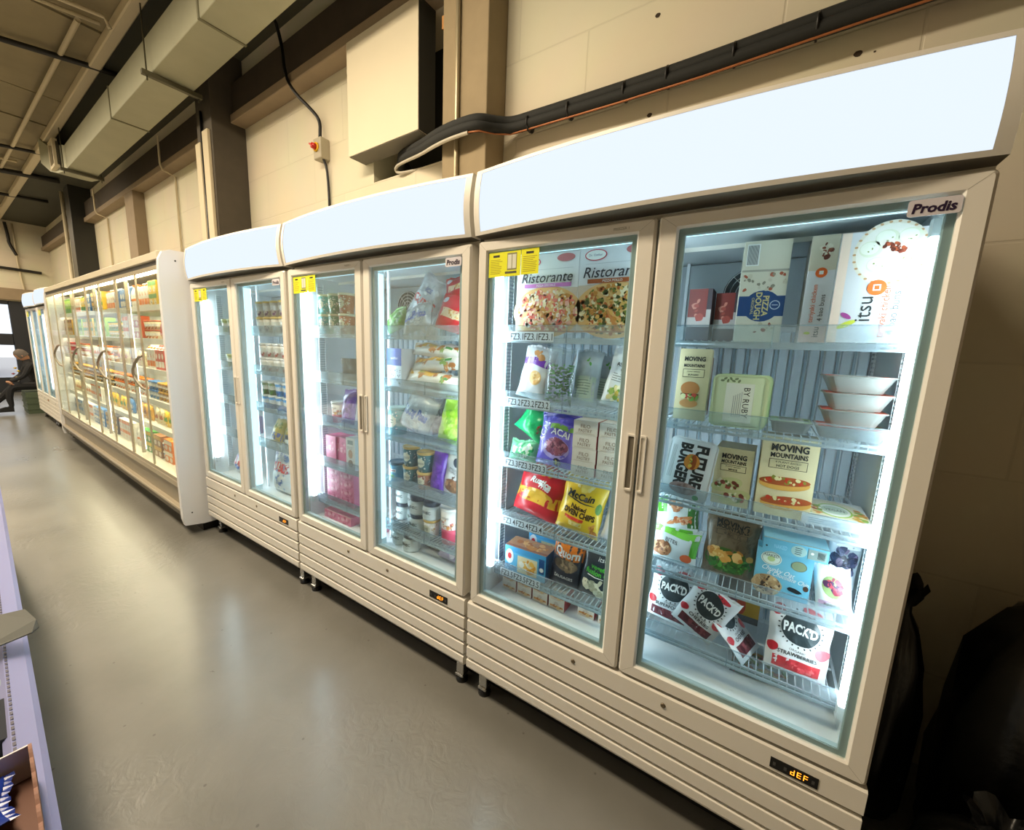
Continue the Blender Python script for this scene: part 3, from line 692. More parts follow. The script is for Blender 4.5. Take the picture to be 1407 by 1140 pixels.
for i, rows_l, rows_r, txt in ((2, SHELF_Z, SHELF_Z, True), (1, SHELF_Z, SHELF_Z, False), (0, SHELF_Z[:4], SHELF_Z[:4], False)):
    for k, z in enumerate(rows_l): make_shelf(units[i], 0.064, W / 2 - 0.030, z, ('FZ3.%d' % (k + 1)) if txt else None)
    for k, z in enumerate(rows_r): make_shelf(units[i], W / 2 + 0.030, W - 0.064, z)
for c in far:
    s0 = make_shelf(c, 0.064, W - 0.064, SHELF_Z[0])
    for z in SHELF_Z[1:]:
        s = s0.copy(); COL.objects.link(s); s.parent = c; s.location.z = z - SHELF_Z[0]
        for ch in kids(s0): q = ch.copy(); COL.objects.link(q); q.parent = s
# round red and white sticker on the far freezer glass
g = G(); F = lambda u, v, o: (0.92 + u, -0.002 - o, 1.36 + v)
R_ = mat('#cf2b26', 0.5); g.rect(F, 0.12, 0.0, 0.40, 0.20, R_, 0.0); g.ell(F, 0.08, 0.10, 0.13, 0.12, R_, 0.001); g.ell(F, 0.08, 0.10, 0.075, 0.07, mat('#e9eef2', 0.5), 0.002)
g.build('round_sticker', far[0])

# ------------------------------------------------------------------ packaged food: builders
INK = mat('#23282b', 0.5); WHT = mat('#f2f2ee', 0.4); GREYP = mat('#9aa3a6', 0.5)
def col(c, r=0.38): return mat(c, r)
def settle(o, x, y, z, rot=(0, 0, 0), M0=None):
    """Stand a thing on the height z, tipped by rot about its base."""
    R = Euler(rot).to_matrix(); lo = min((R @ v.co).z for v in o.data.vertices)
    o.location = (x, y, z - lo + 0.0005); o.rotation_euler = rot
    return o
def slot(pl, pr, pm, pt, y):
    a = at_y(pl, pm, y); b = at_y(pr, pm, y); t = at_y((pl + pr) / 2, pt, y)
    return (a.x + b.x) / 2, abs(b.x - a.x), t.z
def carton(name, w, d, h, base, art=None, side=None, top=None, flap=True):
    g = G(); B = col(base) if isinstance(base, str) else base
    Sd = col(side) if side else B; Tp = col(top) if top else B
    x, y = w / 2, d / 2
    g.add([(-x, -y, 0), (x, -y, 0), (x, -y, h), (-x, -y, h), (x, y, 0), (-x, y, 0), (-x, y, h), (x, y, h)], [(0, 1, 2, 3), (4, 5, 6, 7)], B)
    g.add([(x, -y, 0), (x, y, 0), (x, y, h), (x, -y, h), (-x, y, 0), (-x, -y, 0), (-x, -y, h), (-x, y, h)], [(0, 1, 2, 3), (4, 5, 6, 7)], Sd)
    g.add([(-x, -y, h), (x, -y, h), (x, y, h), (-x, y, h), (-x, -y, 0), (x, -y, 0), (x, y, 0), (-x, y, 0)], [(0, 1, 2, 3), (4, 7, 6, 5)], Tp)
    F = lambda u, v, o: (u, -y - o, v)
    Ft = lambda u, v, o: (u, -y + v, h + o)
    Fs = lambda u, v, o: (x + o, u, v)
    if flap: g.rect(Ft, -x, d * 0.02, x, d * 0.06, mat('#b9b3a2', 0.6), 0.0003)
    if art: art(g, F, Ft, Fs, w, d, h)
    return g.build(name)
def bagshape(w, h, t, seed=0, wr=1.0):
    rd = random.Random(seed); ph = [rd.uniform(0, 6.3) for _ in range(8)]; sk = rd.uniform(-0.12, 0.12)
    def D(u, v):
        a = min(1.0, abs(2 * u / w)); b = min(1.0, abs(2 * v / h - 1)); b0 = min(1.0, abs(2 * v / h - 0.85))
        e = max(0.0, 1 - a ** 2.6) ** 0.6 * max(0.0, 1 - b ** 3.0) ** 0.6 * (1.0 - 0.35 * (v / h) ** 2)
        n = math.sin(u * 48 + v * 31 + ph[0]) * 0.30 + math.sin(v * 83 - u * 57 + ph[1]) * 0.25 + math.sin(u * 131 + ph[2]) * math.sin(v * 97 + ph[3]) * 0.3
        n += math.sin(u * 190 + v * 44 + ph[5]) * 0.16 * (a + b) + math.sin((abs(u) * 1.7 + v) * 120 + ph[6]) * 0.22 * b * b
        return 0.0012 + e * (t / 2) * (1 + 0.10 * wr * n) + wr * 0.0022 * n * min(1, 4 * (1 - max(a, b)))
    def X(u, v):
        b = 2 * v / h - 1
        return u * (1 - 0.10 * (1 - abs(b) ** 3) * (t / max(w, .01)) * 1.2) * (1 + 0.02 * math.sin(v * 60 + ph[4])) + sk * 0.1 * (v - h / 2)
    def Z(u, v): return v + 0.006 * math.sin(u * 45 + ph[7]) * (v / h)
    F = lambda u, v, o: (X(u, v), -D(u, v) - o, Z(u, v))
    Bk = lambda u, v, o: (X(u, v), D(u, v) * 0.8 + o, Z(u, v))
    return F, Bk
def bag(name, w, h, t, base, art=None, seed=0, wr=1.0, contents=None, seal=None):
    F, Bk = bagshape(w, h, t, seed, wr); g = G(); B = mat(base, 0.28, coat=0.3) if isinstance(base, str) else base
    nu, nv = 16, 18
    for fn, fl in ((F, False), (Bk, True)):
        vs = [fn(-w / 2 + w * i / nu, h * j / nv, 0) for j in range(nv + 1) for i in range(nu + 1)]
        fs = [(j * (nu + 1) + i, j * (nu + 1) + i + 1, (j + 1) * (nu + 1) + i + 1, (j + 1) * (nu + 1) + i) for j in range(nv) for i in range(nu)]
        if fl: fs = [f[::-1] for f in fs]
        g.add(vs, fs, B, True)
    # crimped seal along the top, a ragged fin of film
    n = 20; sm_ = col(seal) if seal else B
    vs = []
    for i in range(n + 1):
        u = -w / 2 + w * i / n; p = F(u, h, 0); vs += [(p[0], 0.0008 * (-1) ** i, p[2]), (p[0] * 1.01, 0.0015 * (-1) ** i, p[2] + 0.009 + 0.002 * math.sin(i * 1.3 + seed))]
    g.add(vs, [(2 * i, 2 * i + 2, 2 * i + 3, 2 * i + 1) for i in range(n)], sm_)
    if art: art(g, F, w, h)
    o = g.build(name)
    if contents:
        cols, m, s_ = contents; rd = random.Random(seed + 5); c = G()
        for i in range(m):
            u = rd.uniform(-0.36, 0.36) * w; v = rd.uniform(0.06, 0.72) * h; dd = -F(u, v, 0)[1] * 0.75; yy = rd.uniform(-dd, dd)
            a = rd.uniform(0, 3.1); L = s_ * rd.uniform(0.6, 1.3)
            c.tube([(u - L * math.cos(a), yy, v - L * math.sin(a) * .6 + .004), (u + rd.uniform(-.002, .002), yy * 1.05, v), (u + L * math.cos(a), yy, v + L * math.sin(a) * .6)], [s_ * .28, s_ * .38, s_ * .25], cols[i % len(cols)], 5)
        c.build('contents', o)
    return o
def tub(name, r, h, base, lid, art=None, sq=False, gold=False, lidh=0.014):
    g = G(); n = 22; B = col(base)
    g.lathe([(0, 0), (r * 0.82, 0), (r * 0.97, h - lidh), (0, h - lidh)], B, n)
    F = lambda u, v, o: ((r * (0.82 + 0.15 * v / h) + o) * math.sin(u / r), -(r * (0.82 + 0.15 * v / h) + o) * math.cos(u / r), v)
    if art: art(g, F, 2 * r, h - lidh)
    o = g.build(name)
    g = G(); g.lathe([(0, h - lidh), (r * 1.0, h - lidh), (r * 1.02, h - lidh + 0.002), (r * 1.02, h - 0.001), (r * 0.95, h), (r * 0.9, h - 0.002), (0, h - 0.002)], col(lid, 0.3), n)
    g.build('lid', o)
    return o
def jar(name, r, h, base, lid, art=None):
    g = G(); B = col(base, 0.3); k = h - 0.022
    g.lathe([(0, 0), (r * 0.93, 0), (r, 0.006), (r, k - 0.012), (r * 0.88, k), (0, k)], B, 22)
    F = lambda u, v, o: ((r + o) * math.sin(u / r), -(r + o) * math.cos(u / r), v)
    if art: art(g, F, 2 * r, k)
    o = g.build(name)
    g = G(); g.lathe([(0, k), (r * 0.93, k), (r * 0.95, k + 0.003), (r * 0.95, h - 0.003), (r * 0.9, h), (0, h)], col(lid, 0.35), 22); g.build('lid', o)
    return o
def add(o, label, cat, group=None): return tag(o, label, cat, group)
def many(proto, spots, label_fn, cat, group):
    """Copies of one packet with its children, each in its own place."""
    km = kmap(); out = []
    for i, s in enumerate(spots):
        o = proto if i == 0 else copy_tree(proto, None, km)
        o.location = s[:3]
        if len(s) > 3: o.rotation_euler.z = s[3]
        tag(o, label_fn(i) if callable(label_fn) else label_fn, cat, group); out.append(o)
    return out
S1, S2, S3, S4, S5 = SHELF_Z; FL = 0.5205

# ------------------------------------------------------------------ nearest freezer, right door
def art_bao(g, F, Ft, Fs, w, d, h):
    g.rect(F, -w / 2, 0, -w * 0.38, h, col('#f3d9c6'), 0.0004)
    g.ell(F, w * 0.10, h * 0.80, w * 0.44, h * 0.28, col('#e9e2d0'), 0.0005, 30); g.ell(F, w * 0.10, h * 0.80, w * 0.40, h * 0.25, col('#f5f2e8'), 0.0007, 30)
    for a in range(26): g.ell(F, w * 0.10 + w * 0.42 * math.cos(a * .2417), h * 0.80 + h * 0.265 * math.sin(a * .2417), 0.004, 0.003, col('#c69a6d'), 0.0009, 6)
    for cu, cv in ((-0.13, 0.84), (0.04, 0.93), (0.30, 0.93), (-0.02, 0.70), (0.30, 0.76)):
        g.ell(F, w * cu, h * cv, 0.024, 0.021, col('#e6ead2'), 0.0011, 18); g.ell(F, w * cu - .003, h * cv + .002, 0.019, 0.016, col('#f7f8ea'), 0.0013, 16)
        g.blobs(F, w * cu, h * cv, 0.012, 0.010, [col('#8d9a58')], 3, 0.0025, 0.0016, seed=int(cv * 100))
    for k, (cu, cv) in enumerate(((0.10, 0.86), (0.19, 0.82))):
        g.ell(F, w * cu, h * cv, 0.026, 0.014, col('#f6efe2'), 0.0018 + k * .0004, 16, -0.5); g.blobs(F, w * cu, h * cv, 0.016, 0.007, [col('#8c3b24'), col('#b4552f'), col('#5e2618')], 22, 0.0045, 0.0021 + k * .0004, seed=k)
    g.ell(F, w * 0.02, h * 0.50, 0.020, 0.020, col('#ee6a2a'), 0.0015, 20); g.rect(F, w * 0.02 - .008, h * .5 - .008, w * .02 + .008, h * .5 + .008, WHT, .0018); g.rect(F, w * 0.02 - .005, h * .5 - .005, w * .02 + .005, h * .5 + .005, col('#ee6a2a'), .002)
    g.txt(F, 'itsu', w * -0.10, h * 0.31, 0.034, INK, 0.0012, math.pi / 2)
    g.txt(F, 'teriyaki chicken', w * 0.14, h * 0.28, 0.017, col('#e4632a'), 0.0012, math.pi / 2, maxw=h * .46)
    g.txt(F, '4 bao buns', w * 0.26, h * 0.27, 0.018, col('#5b6468'), 0.0012, math.pi / 2)
    for k in range(3): g.rect(F, w * (0.36 + k * .03), h * .08, w * (0.37 + k * .03), h * .42, GREYP, .001)
    g.ell(F, -w * 0.28, h * 0.17, 0.022, 0.007, col('#cfd44a'), 0.0012, 12, 0.5); g.ell(F, -w * 0.30, h * 0.25, 0.014, 0.006, col('#a54a8e'), 0.0013, 12, -0.6)
x, ww, zt = slot(1148, 1300, 390, 312, 0.15)
ww = 1.321 - (x - ww / 2)
o = settle(carton('bun_box', ww, 0.055, zt - S1 - 0.004, '#dcdcde', art_bao), 1.321 - ww / 2, 0.185, S1)
add(o, 'large white box picturing stuffed buns on a plate, top shelf behind the nearest right door', 'food box')
def art_slim(g, F, Ft, Fs, w, d, h):
    g.rect(F, -w / 2, h * 0.0, w / 2, h * 0.16, col('#f2d2c6'), .0004)
    g.rect(F, -w / 2, h * 0.68, w / 2, h, col('#d9cdb5'), .0004); g.blobs(F, 0, h * 0.85, w * 0.32, h * 0.08, [col('#6d2f1e'), col('#e9ddc7'), col('#8c4a2c')], 18, 0.006, .0008)
    g.ell(F, 0, h * 0.66, 0.014, 0.014, col('#ee6a2a'), 0.0014, 16); g.rect(F, -.005, h * .66 - .005, .005, h * .66 + .005, WHT, .0018)
    g.txt(F, 'teriyaki chicken', -w * 0.15, h * 0.37, 0.012, col('#e4632a'), .001, math.pi / 2, maxw=h * .38)
    g.txt(F, '4 bao buns', w * 0.18, h * 0.33, 0.012, INK, .001, math.pi / 2, maxw=h * .3)
    g.txt(F, 'itsu', w * 0.1, h * 0.10, 0.015, INK, .001, math.pi / 2); g.ell(F, -w * .2, h * .09, .008, .004, col('#cfd44a'), .001, 10)
x, ww, zt = slot(1106, 1143, 395, 328, 0.22)
o = settle(carton('bun_box', ww, 0.20, zt - S1, '#eceaec', art_slim, side='#d8cfc4'), x, 0.29, S1)
add(o, 'slim white box end printed teriyaki chicken in orange, beside the large bun box', 'food box')
def art_dough(g, F, Ft, Fs, w, d, h):
    g.rect(F, -w / 2, h * 0.70, w / 2, h * 0.72, col('#a8a496'), .0005); g.rect(F, -w * .44, h * 0.76, -w * .16, h * 0.97, WHT, .0006)
    for k in range(12): g.rect(F, -w * .42 + k * w * .02, h * .77, -w * .42 + k * w * .02 + w * .01, h * .96, INK, .0008)
    g.blobs(F, 0, h * .6, w * .46, h * .08, [col('#8f8a78'), col('#b05c42'), col('#cfc8b2')], 24, .006, .0007, seed=3, box=True)
    g.rect(F, -w / 2, h * 0.26, w / 2, h * 0.46, col('#1f4577'), .0006); g.ell(F, w * .02, h * .36, w * .40, h * .155, col('#1f4577'), .0008, 24)
    g.txt(F, 'PIZZA', w * 0.10, h * 0.36, 0.016, col('#d9c98a'), .0012, -math.pi / 2, bold=.03); g.txt(F, 'DOUGH', -w * 0.06, h * 0.36, 0.016, col('#d9c98a'), .0012, -math.pi / 2, bold=.03)
    g.txt(F, 'ORIGINAL', -w * 0.18, h * 0.36, 0.008, col('#d9c98a'), .0012, -math.pi / 2)
    g.ell(F, w * .30, h * .37, .014, .014, col('#c9d3de'), .0012, 18); g.ell(F, w * .30, h * .37, .0115, .0115, col('#1f4577'), .0014, 18); g.rect(F, w * .30 - .008, h * .37 - .0012, w * .30 + .008, h * .37 + .0012, col('#c9d3de'), .0016)
    g.blobs(F, w * .1, h * .14, w * .3, h * .05, [col('#8c4a3a'), col('#c6bda5')], 8, .006, .0007, seed=4)
x, ww, zt = slot(1014, 1078, 395, 330, 0.20)
o = settle(carton('dough_box', ww, 0.12, zt - S1, '#dcd6c2', art_dough, side='#e8e2c9'), x, 0.27, S1, (0, 0, 0.10))
add(o, 'tall cream pizza dough box with a navy band, top shelf behind the nearest right door', 'food box')
def art_dark(g, F, Ft, Fs, w, d, h):
    g.rect(F, -w * .5, h * .30, w * .5, h * .62, col('#c6bdb8'), .0005); g.rect(F, -w * .5, h * .48, w * .3, h, col('#8e2d26'), .0006); g.blobs(F, -w * .1, h * .6, w * .35, h * .2, [col('#b4483a'), col('#d9836f')], 8, .012, .0009)
for k, (xx, yy, hh) in enumerate(((0.775, 0.44, 0.20), (0.862, 0.50, 0.19))):
    o = settle(carton('frozen_meal_box', 0.080, 0.10, hh, '#463a42', art_dark), xx, yy, S1)
    add(o, ['dark box with a red panel deep on the top shelf, left of its neighbour', 'dark box with a red panel deep on the top shelf, right of its neighbour'][k], 'food box')
# second shelf
def art_mm(product, sub):
    def f(g, F, Ft, Fs, w, d, h):
        g.txt(F, 'MOVING', 0, h * 0.86, w * 0.145, INK, .001, bold=.035, maxw=w * .66); g.txt(F, 'MOUNTAINS', 0, h * 0.765, w * 0.10, INK, .001, bold=.03, maxw=w * .66)
        for a in ((-.34, .60, .34, .715),):
            g.rect(F, w * a[0], h * a[1], w * a[2], h * a[3], INK, .0006); g.rect(F, w * a[0] + .0015, h * a[1] + .0015, w * a[2] - .0015, h * a[3] - .0015, col('#d8cba0'), .0009)
        g.txt(F, sub, 0, h * .682, w * .045, INK, .0012, maxw=w * .6); g.txt(F, product, 0, h * .635, w * .055, INK, .0012, bold=.02, maxw=w * .6)
        g.ell(F, w * .0 - .0, h * .93, .0, .0, INK, .001)
        if product == 'HOT DOGS':
            for k, (cv, ro, c1) in enumerate(((.44, .06, '#8a8c3a'), (.20, .10, '#b7482a'))):
                g.ell(F, -w * .02 + k * .01, h * cv - .006, w * .46, h * .085, col('#d9a552'), .001, 20, ro); g.ell(F, -w * .02 + k * .01, h * cv + .002, w * .46, h * .055, col('#a8532b'), .0013, 20, ro)
                g.blobs(F, -w * .02, h * cv + .004, w * .38, h * .035, [col(c1), col('#e8dca6'), col('#c33a24')], 26, .006, .0016, seed=k)
        elif product == 'MINCE':
            for k, (cv, cu) in enumerate(((.36, -.12), (.16, .12))):
                g.ell(F, w * cu, h * cv, w * .44, h * .12, col('#c9c78e'), .001, 18, .35); g.blobs(F, w * cu, h * cv, w * .32, h * .07, [col('#7a3a30'), col('#a0493f'), col('#5f7a3a'), col('#e6dfc2')], 30, .007, .0013, seed=k)
        else:
            g.ell(F, -w * .05, h * .44, w * .30, h * .10, col('#b87a45'), .001, 18); g.rect(F, -w * .33, h * .34, w * .24, h * .37, col('#5c3826'), .0013); g.blobs(F, -w * .05, h * .32, w * .28, h * .04, [col('#6fa04a'), col('#c2453b'), col('#d9d8a0')], 24, .007, .0016); g.ell(F, -w * .05, h * .23, w * .29, h * .06, col('#c08a55'), .0012, 18)
    return f
x, ww, zt = slot(918, 972, 515, 478, 0.14)
o = settle(carton('burger_box', 0.098, 0.045, zt - S2 - 0.005, '#cdbf97', art_mm('BURGERS', 'PLANT-BASED')), 0.812, 0.17, S2, (-0.10, 0, 0.0))
add(o, 'tan burger box leaning at the left end of the second shelf, nearest right door', 'food box')
o = settle(carton('burger_box', 0.09, 0.11, 0.215, '#8c4a3a', art_dark), 0.80, 0.34, S2)
add(o, 'brown and red box in shade behind the tan burger box', 'food box')
def tray(name, w, d, h, base, r=0.02, lidc=None, art=None, inset=0.8, lip=0.006):
    """Shallow food tray: tapered bowl, rolled rim, sealed lid."""
    g = G(); B = col(base, 0.35) if isinstance(base, str) else base
    def rl(k, z, rr): return [(p[0], p[2], z) for p in rrect(-w / 2 * k, w / 2 * k, -d / 2 * k, d / 2 * k, 0, rr, 5)]
    g.loops([rl(inset, 0, r * .8), rl(0.94, h - .004, r), rl(1.0, h - .003, r), rl(1.0, h, r), rl(.97, h, r)], B, smooth=False, cap0=True)
    g.loops([rl(.97, h, r), rl(.9, h - .002, r)], col(lidc) if lidc else B, cap1=True)
    Ft = lambda u, v, o: (u, v, h + o)
    if art: art(g, Ft, w, d, h)
    return g.build(name)
def art_ruby(g, F, w, d, h):
    g.rect(F, -w * .5 * .8, -d * .45, w * .8 * .5, d * .45, col('#dbe8c2'), .0004)
    g.rect(F, -w * .25, -d * .40, w * .25, d * .34, col('#eef2e6'), .0008)
    g.txt(F, 'BY RUBY', w * .13, -d * .02, 0.017, INK, .0012, -math.pi / 2, maxw=d * .62)
    g.txt(F, '&', w * .13, d * .0, 0.001, INK, .001)
    for k in range(5): g.rect(F, w * (.04 - k * .035), -d * .3, w * (.05 - k * .035), d * (.18 - k * .02), GREYP, .0012)
    for k in range(7): g.ell(F, -w * .33 + k * w * .05, d * (.38 + .04 * (k % 2)), .006, .0035, mat('#7e8f6a', .5), .0009, 8, k * .7)
def stand_tray(o, x, y, z, lean, tilt=0):
    return settle(o, x, y, z, (math.pi / 2 - lean, tilt, 0))
for k in range(3):
    o = tray('food_tray', 0.155, 0.165, 0.036, '#cfe0ae', 0.018, '#d8e6bd', art_ruby if k == 0 else None)
    R = Euler((math.pi / 2 - 0.10, 0, 0.0)); stand_tray(o, 0.955 + k * 0.004, 0.165 + k * 0.045, S2, 0.10)
    add(o, ['pale green sealed tray stood on its edge with its label facing the door', 'pale green tray stood on edge directly behind the labelled one', 'pale green tray stood on edge, rearmost of the three'][k], 'food tray', 'green sealed trays on the second shelf')
def art_lidlab(c):
    def f(g, F, w, d, h):
        g.rect(F, -w * .45, -d * .42, w * .45, d * .42, col(c), .0004); g.rect(F, -w * .28, -d * .36, w * .30, d * .34, WHT, .0008)
        g.lines(F, -w * .26, -d * .32, w * .28, d * .30, 8, mat('#5c6463', .6), .0011)
        g.rect(F, w * .33, -d * .2, w * .43, d * .2, mat('#5d7a4a', .5), .001)
    return f
FOIL = mat('#b9bcbd', 0.42, metal=0.75, bump=0.05, scale=40, name='foil_tray')
FOILC = mat('#848580', 0.45, metal=0.15, name='white_foil')
o = settle(tray('food_tray', 0.108, 0.13, 0.034, FOILC, 0.02, '#cfe0c0', art_lidlab('#bcd7a4')), 1.097, 0.195, S2)
add(o, 'low foil tray with a green printed lid lying beside the upright green tray', 'food tray')
o = settle(tray('food_tray', 0.165, 0.13, 0.034, FOILC, 0.02, '#e9dfd8', art_lidlab('#e2694a')), 1.237, 0.190, S2)
add(o, 'foil tray with an orange printed lid under the stack of grey trays', 'food tray')
zz = S2 + 0.0355
for k in range(3):
    def art_side(g, F, w, d, h):
        g.rect(F, -w * .47, -d * .45, w * .47, d * .45, col('#d9604a'), .0004); g.rect(F, -w * .3, -d * .4, w * .3, d * .4, WHT, .0007)
    o = tray('foil_tray', 0.150 + 0.004 * k, 0.125, 0.046, FOILC, 0.02, '#d9d6cf', art_side, inset=.70)
    settle(o, 1.236 + 0.004 * (k % 2), 0.192, zz, (0, 0, 0.03 * (k - 1))); zz += 0.0485
    add(o, ['grey foil tray at the bottom of the stack of three', 'grey foil tray in the middle of the stack of three', 'grey foil tray on top of the stack of three'][k], 'food tray', 'stacked grey foil trays')
# third shelf
def art_future(g, F, w, d, h):
    g.rect(F, -w * .46, -d * .46, w * .46, d * .46, col('#e9edf0'), .0004)
    g.txt(F, 'FUTURE', w * .20, d * .06, 0.035, INK, .001, -math.pi / 2, bold=.05, maxw=d * .70); g.txt(F, 'BURGER', -w * .13, d * .06, 0.035, INK, .001, -math.pi / 2, bold=.05, maxw=d * .70)
    g.ell(F, w * .03, d * .12, .024, .027, col('#d98b3a'), .0014, 18, wob=.05); g.ell(F, w * .06, d * .12, .010, .026, col('#a04c22'), .0017, 14); g.blobs(F, w * .0, d * .12, .004, .022, [col('#e8c04a'), col('#7d9a42')], 10, .005, .002)
    for k in range(4): g.rect(F, -w * (.34 + k * .025), -d * .2, -w * (.333 + k * .025), d * .35, GREYP, .001)
    g.ell(F, -w * .02, -d * .34, w * .30, d * .10, col('#a98d88'), .0012, 20); g.blobs(F, -w * .02, -d * .34, w * .24, d * .07, [col('#b9a09a'), col('#96756e')], 20, .008, .0015)
    g.ell(F, w * .27, -d * .44, .010, .008, col('#35b56b'), .0018, 12)
o = tray('burger_tray', 0.150, 0.205, 0.030, '#dfe4e6', 0.022, '#e9edf0', art_future)
stand_tray(o, 0.835, 0.155, S3, 0.16, 0.10)
add(o, 'white burger tray with bold black lettering standing on edge, third shelf, nearest right door', 'food tray')
x, ww, zt = slot(977, 1040, 650, 616, 0.16)
o = settle(carton('mince_box', 0.108, 0.12, zt - S3, '#d8cba0', art_mm('MINCE', 'PLANT-BASED'), top='#b9aa84'), x, 0.215, S3, (0, 0, -0.04))
add(o, 'shorter tan box picturing mince, standing left of the hot dog box', 'food box')
x, ww, zt = slot(1042, 1122, 645, 600, 0.15)
o = settle(carton('hot_dog_box', ww, 0.07, zt - S3, '#dccfa6', art_mm('HOT DOGS', '4 PLANT-BASED'), side='#b8a35c', top='#c9b98c'), x, 0.185, S3, (0, 0, 0.05))
add(o, 'tan box picturing two dressed hot dogs on the third shelf, nearest right door', 'food box')
def art_flat(g, F, Ft, Fs, w, d, h):
    g.rect(F, -w / 2, 0, w / 2, h * .8, col('#e3e6ea'), .0003); g.lines(F, -w * .4, h * .2, w * .4, h * .8, 3, mat('#7aa0b4', .6), .0006)
    g.ell(Ft, 0, d * .5, w * .47, d * .46, col('#efe6cf'), .0006, 28); g.ell(Ft, w * .02, d * .45, w * .27, d * .34, col('#9cc24a'), .0009, 26); g.ell(Ft, w * .02, d * .45, w * .24, d * .30, WHT, .0012, 26)
    g.ell(Ft, w * .02, d * .45, w * .20, d * .20, mat('#c6d6c8', .5), .0014, 26); g.txt(Ft, 'VEGAN', w * .02, d * .45, d * .12, INK, .0018, maxw=w * .3)
    g.blobs(Ft, -w * .33, d * .35, w * .12, d * .3, [col('#d98a3a'), col('#b8452e'), col('#7ea447'), col('#f0e2ba')], 26, .010, .0011, seed=2); g.blobs(Ft, w * .36, d * .35, w * .10, d * .3, [col('#d98a3a'), col('#c7a03c'), col('#8aae50')], 22, .010, .0011, seed=7)
x, ww, zt = slot(1118, 1212, 697, 690, 0.15)
o = settle(carton('pizza_box', 0.162, 0.19, 0.030, '#eef0ee', art_flat), 1.240, 0.235, S3)
add(o, 'white pizza box lying flat, green oval on its lid, upper of the two', 'food box', 'flat pizza boxes on the third shelf')
# fourth shelf
def art_nuggets(g, F, w, h):
    g.rect(F, -w * .48, h * .04, w * .48, h * .93, mat('#7d6a52', .35, coat=.3), .0004, 10, 12)
    g.txt(F, 'MOVING', 0, h * .86, .018, INK, .001, bold=.03, maxw=w * .6); g.txt(F, 'MOUNTAINS', 0, h * .79, .012, INK, .001, bold=.03, maxw=w * .6)
    g.rect(F, -w * .3, h * .66, w * .3, h * .74, INK, .0008, 4); g.rect(F, -w * .29, h * .665, w * .29, h * .735, mat('#7d6a52', .4), .0011, 4); g.txt(F, 'NUGGETS', 0, h * .70, .009, INK, .0015)
    g.ell(F, 0, h * .28, w * .46, h * .20, col('#47702e'), .0009, 20, rings=4); g.blobs(F, 0, h * .24, w * .42, h * .14, [col('#3f7d33'), col('#5ea044'), col('#2f5f28')], 60, .007, .0013)
    g.blobs(F, 0, h * .38, w * .42, h * .10, [col('#dfa24e'), col('#c98437'), col('#ecc07a')], 18, .017, .0026, seed=8)
o = settle(bag('nugget_bag', 0.165, 0.215, 0.06, '#6d5b45', art_nuggets, 11), 0.985, 0.19, S4, (-0.14, 0.0, 0.0))
add(o, 'brown bag picturing golden nuggets on green leaves, fourth shelf, nearest right door', 'food bag')
def art_cauli(g, F, w, h):
    g.rect(F, -w * .5, h * .55, -w * .2, h * .98, mat('#4e9c2c', .3, coat=.3), .0006, 4, 6); g.rect(F, -w * .5, 0, w * .5, h * .14, mat('#74bf3c', .3, coat=.3), .0006, 8, 3)
    g.blobs(F, -w * .05, h * .75, w * .2, h * .12, [col('#b77a52'), col('#8c5636'), col('#d9a982')], 16, .012, .001)
    g.ell(F, w * .1, h * .38, w * .32, h * .07, col('#dd8f5a'), .001, 14, .4, rings=2); g.blobs(F, w * .12, h * .38, w * .26, h * .05, [col('#e9b48d'), col('#c8693a')], 16, .009, .0014)
    g.rect(F, w * .28, h * .2, w * .5, h * .9, mat('#3f7f3a', .3, coat=.3), .0006, 3, 6)
def art_cauli2(g, F, w, h):
    g.rect(F, -w * .45, h * .78, w * .5, h * .98, mat('#84cf4a', .3, coat=.3), .0006, 8, 4); g.txt(F, 'BITES', -w * .05, h * .62, .013, INK, .0012, maxw=w * .4)
    g.ell(F, -w * .25, h * .35, w * .24, h * .2, col('#a86b42'), .001, 16, rings=3); g.blobs(F, -w * .25, h * .35, w * .22, h * .18, [col('#b87a52'), col('#7d4a2c'), col('#d3a074')], 24, .011, .0014)
    g.ell(F, w * .3, h * .25, w * .12, h * .12, col('#d9653a'), .001, 12, rings=2); g.rect(F, w * .36, h * .3, w * .5, h * .8, mat('#59a836', .3, coat=.3), .0007, 3, 5)
o = settle(bag('vegetable_bag', 0.165, 0.125, 0.05, '#e2e8ea', art_cauli2, 21), 0.805, 0.165, S4, (-0.2, 0.06, 0))
add(o, 'white and green bag of breaded bites, lower of two at the fourth shelf left', 'food bag', 'white and green bags on the fourth shelf')
o = settle(bag('vegetable_bag', 0.155, 0.130, 0.06, '#dfe8e8', art_cauli, 22), 0.808, 0.195, S4 + 0.098, (-0.25, -0.10, 0))
add(o, 'white and green vegetable bag, upper of two at the left of the fourth shelf', 'food bag', 'white and green bags on the fourth shelf')
BLU = '#6fb7d2'
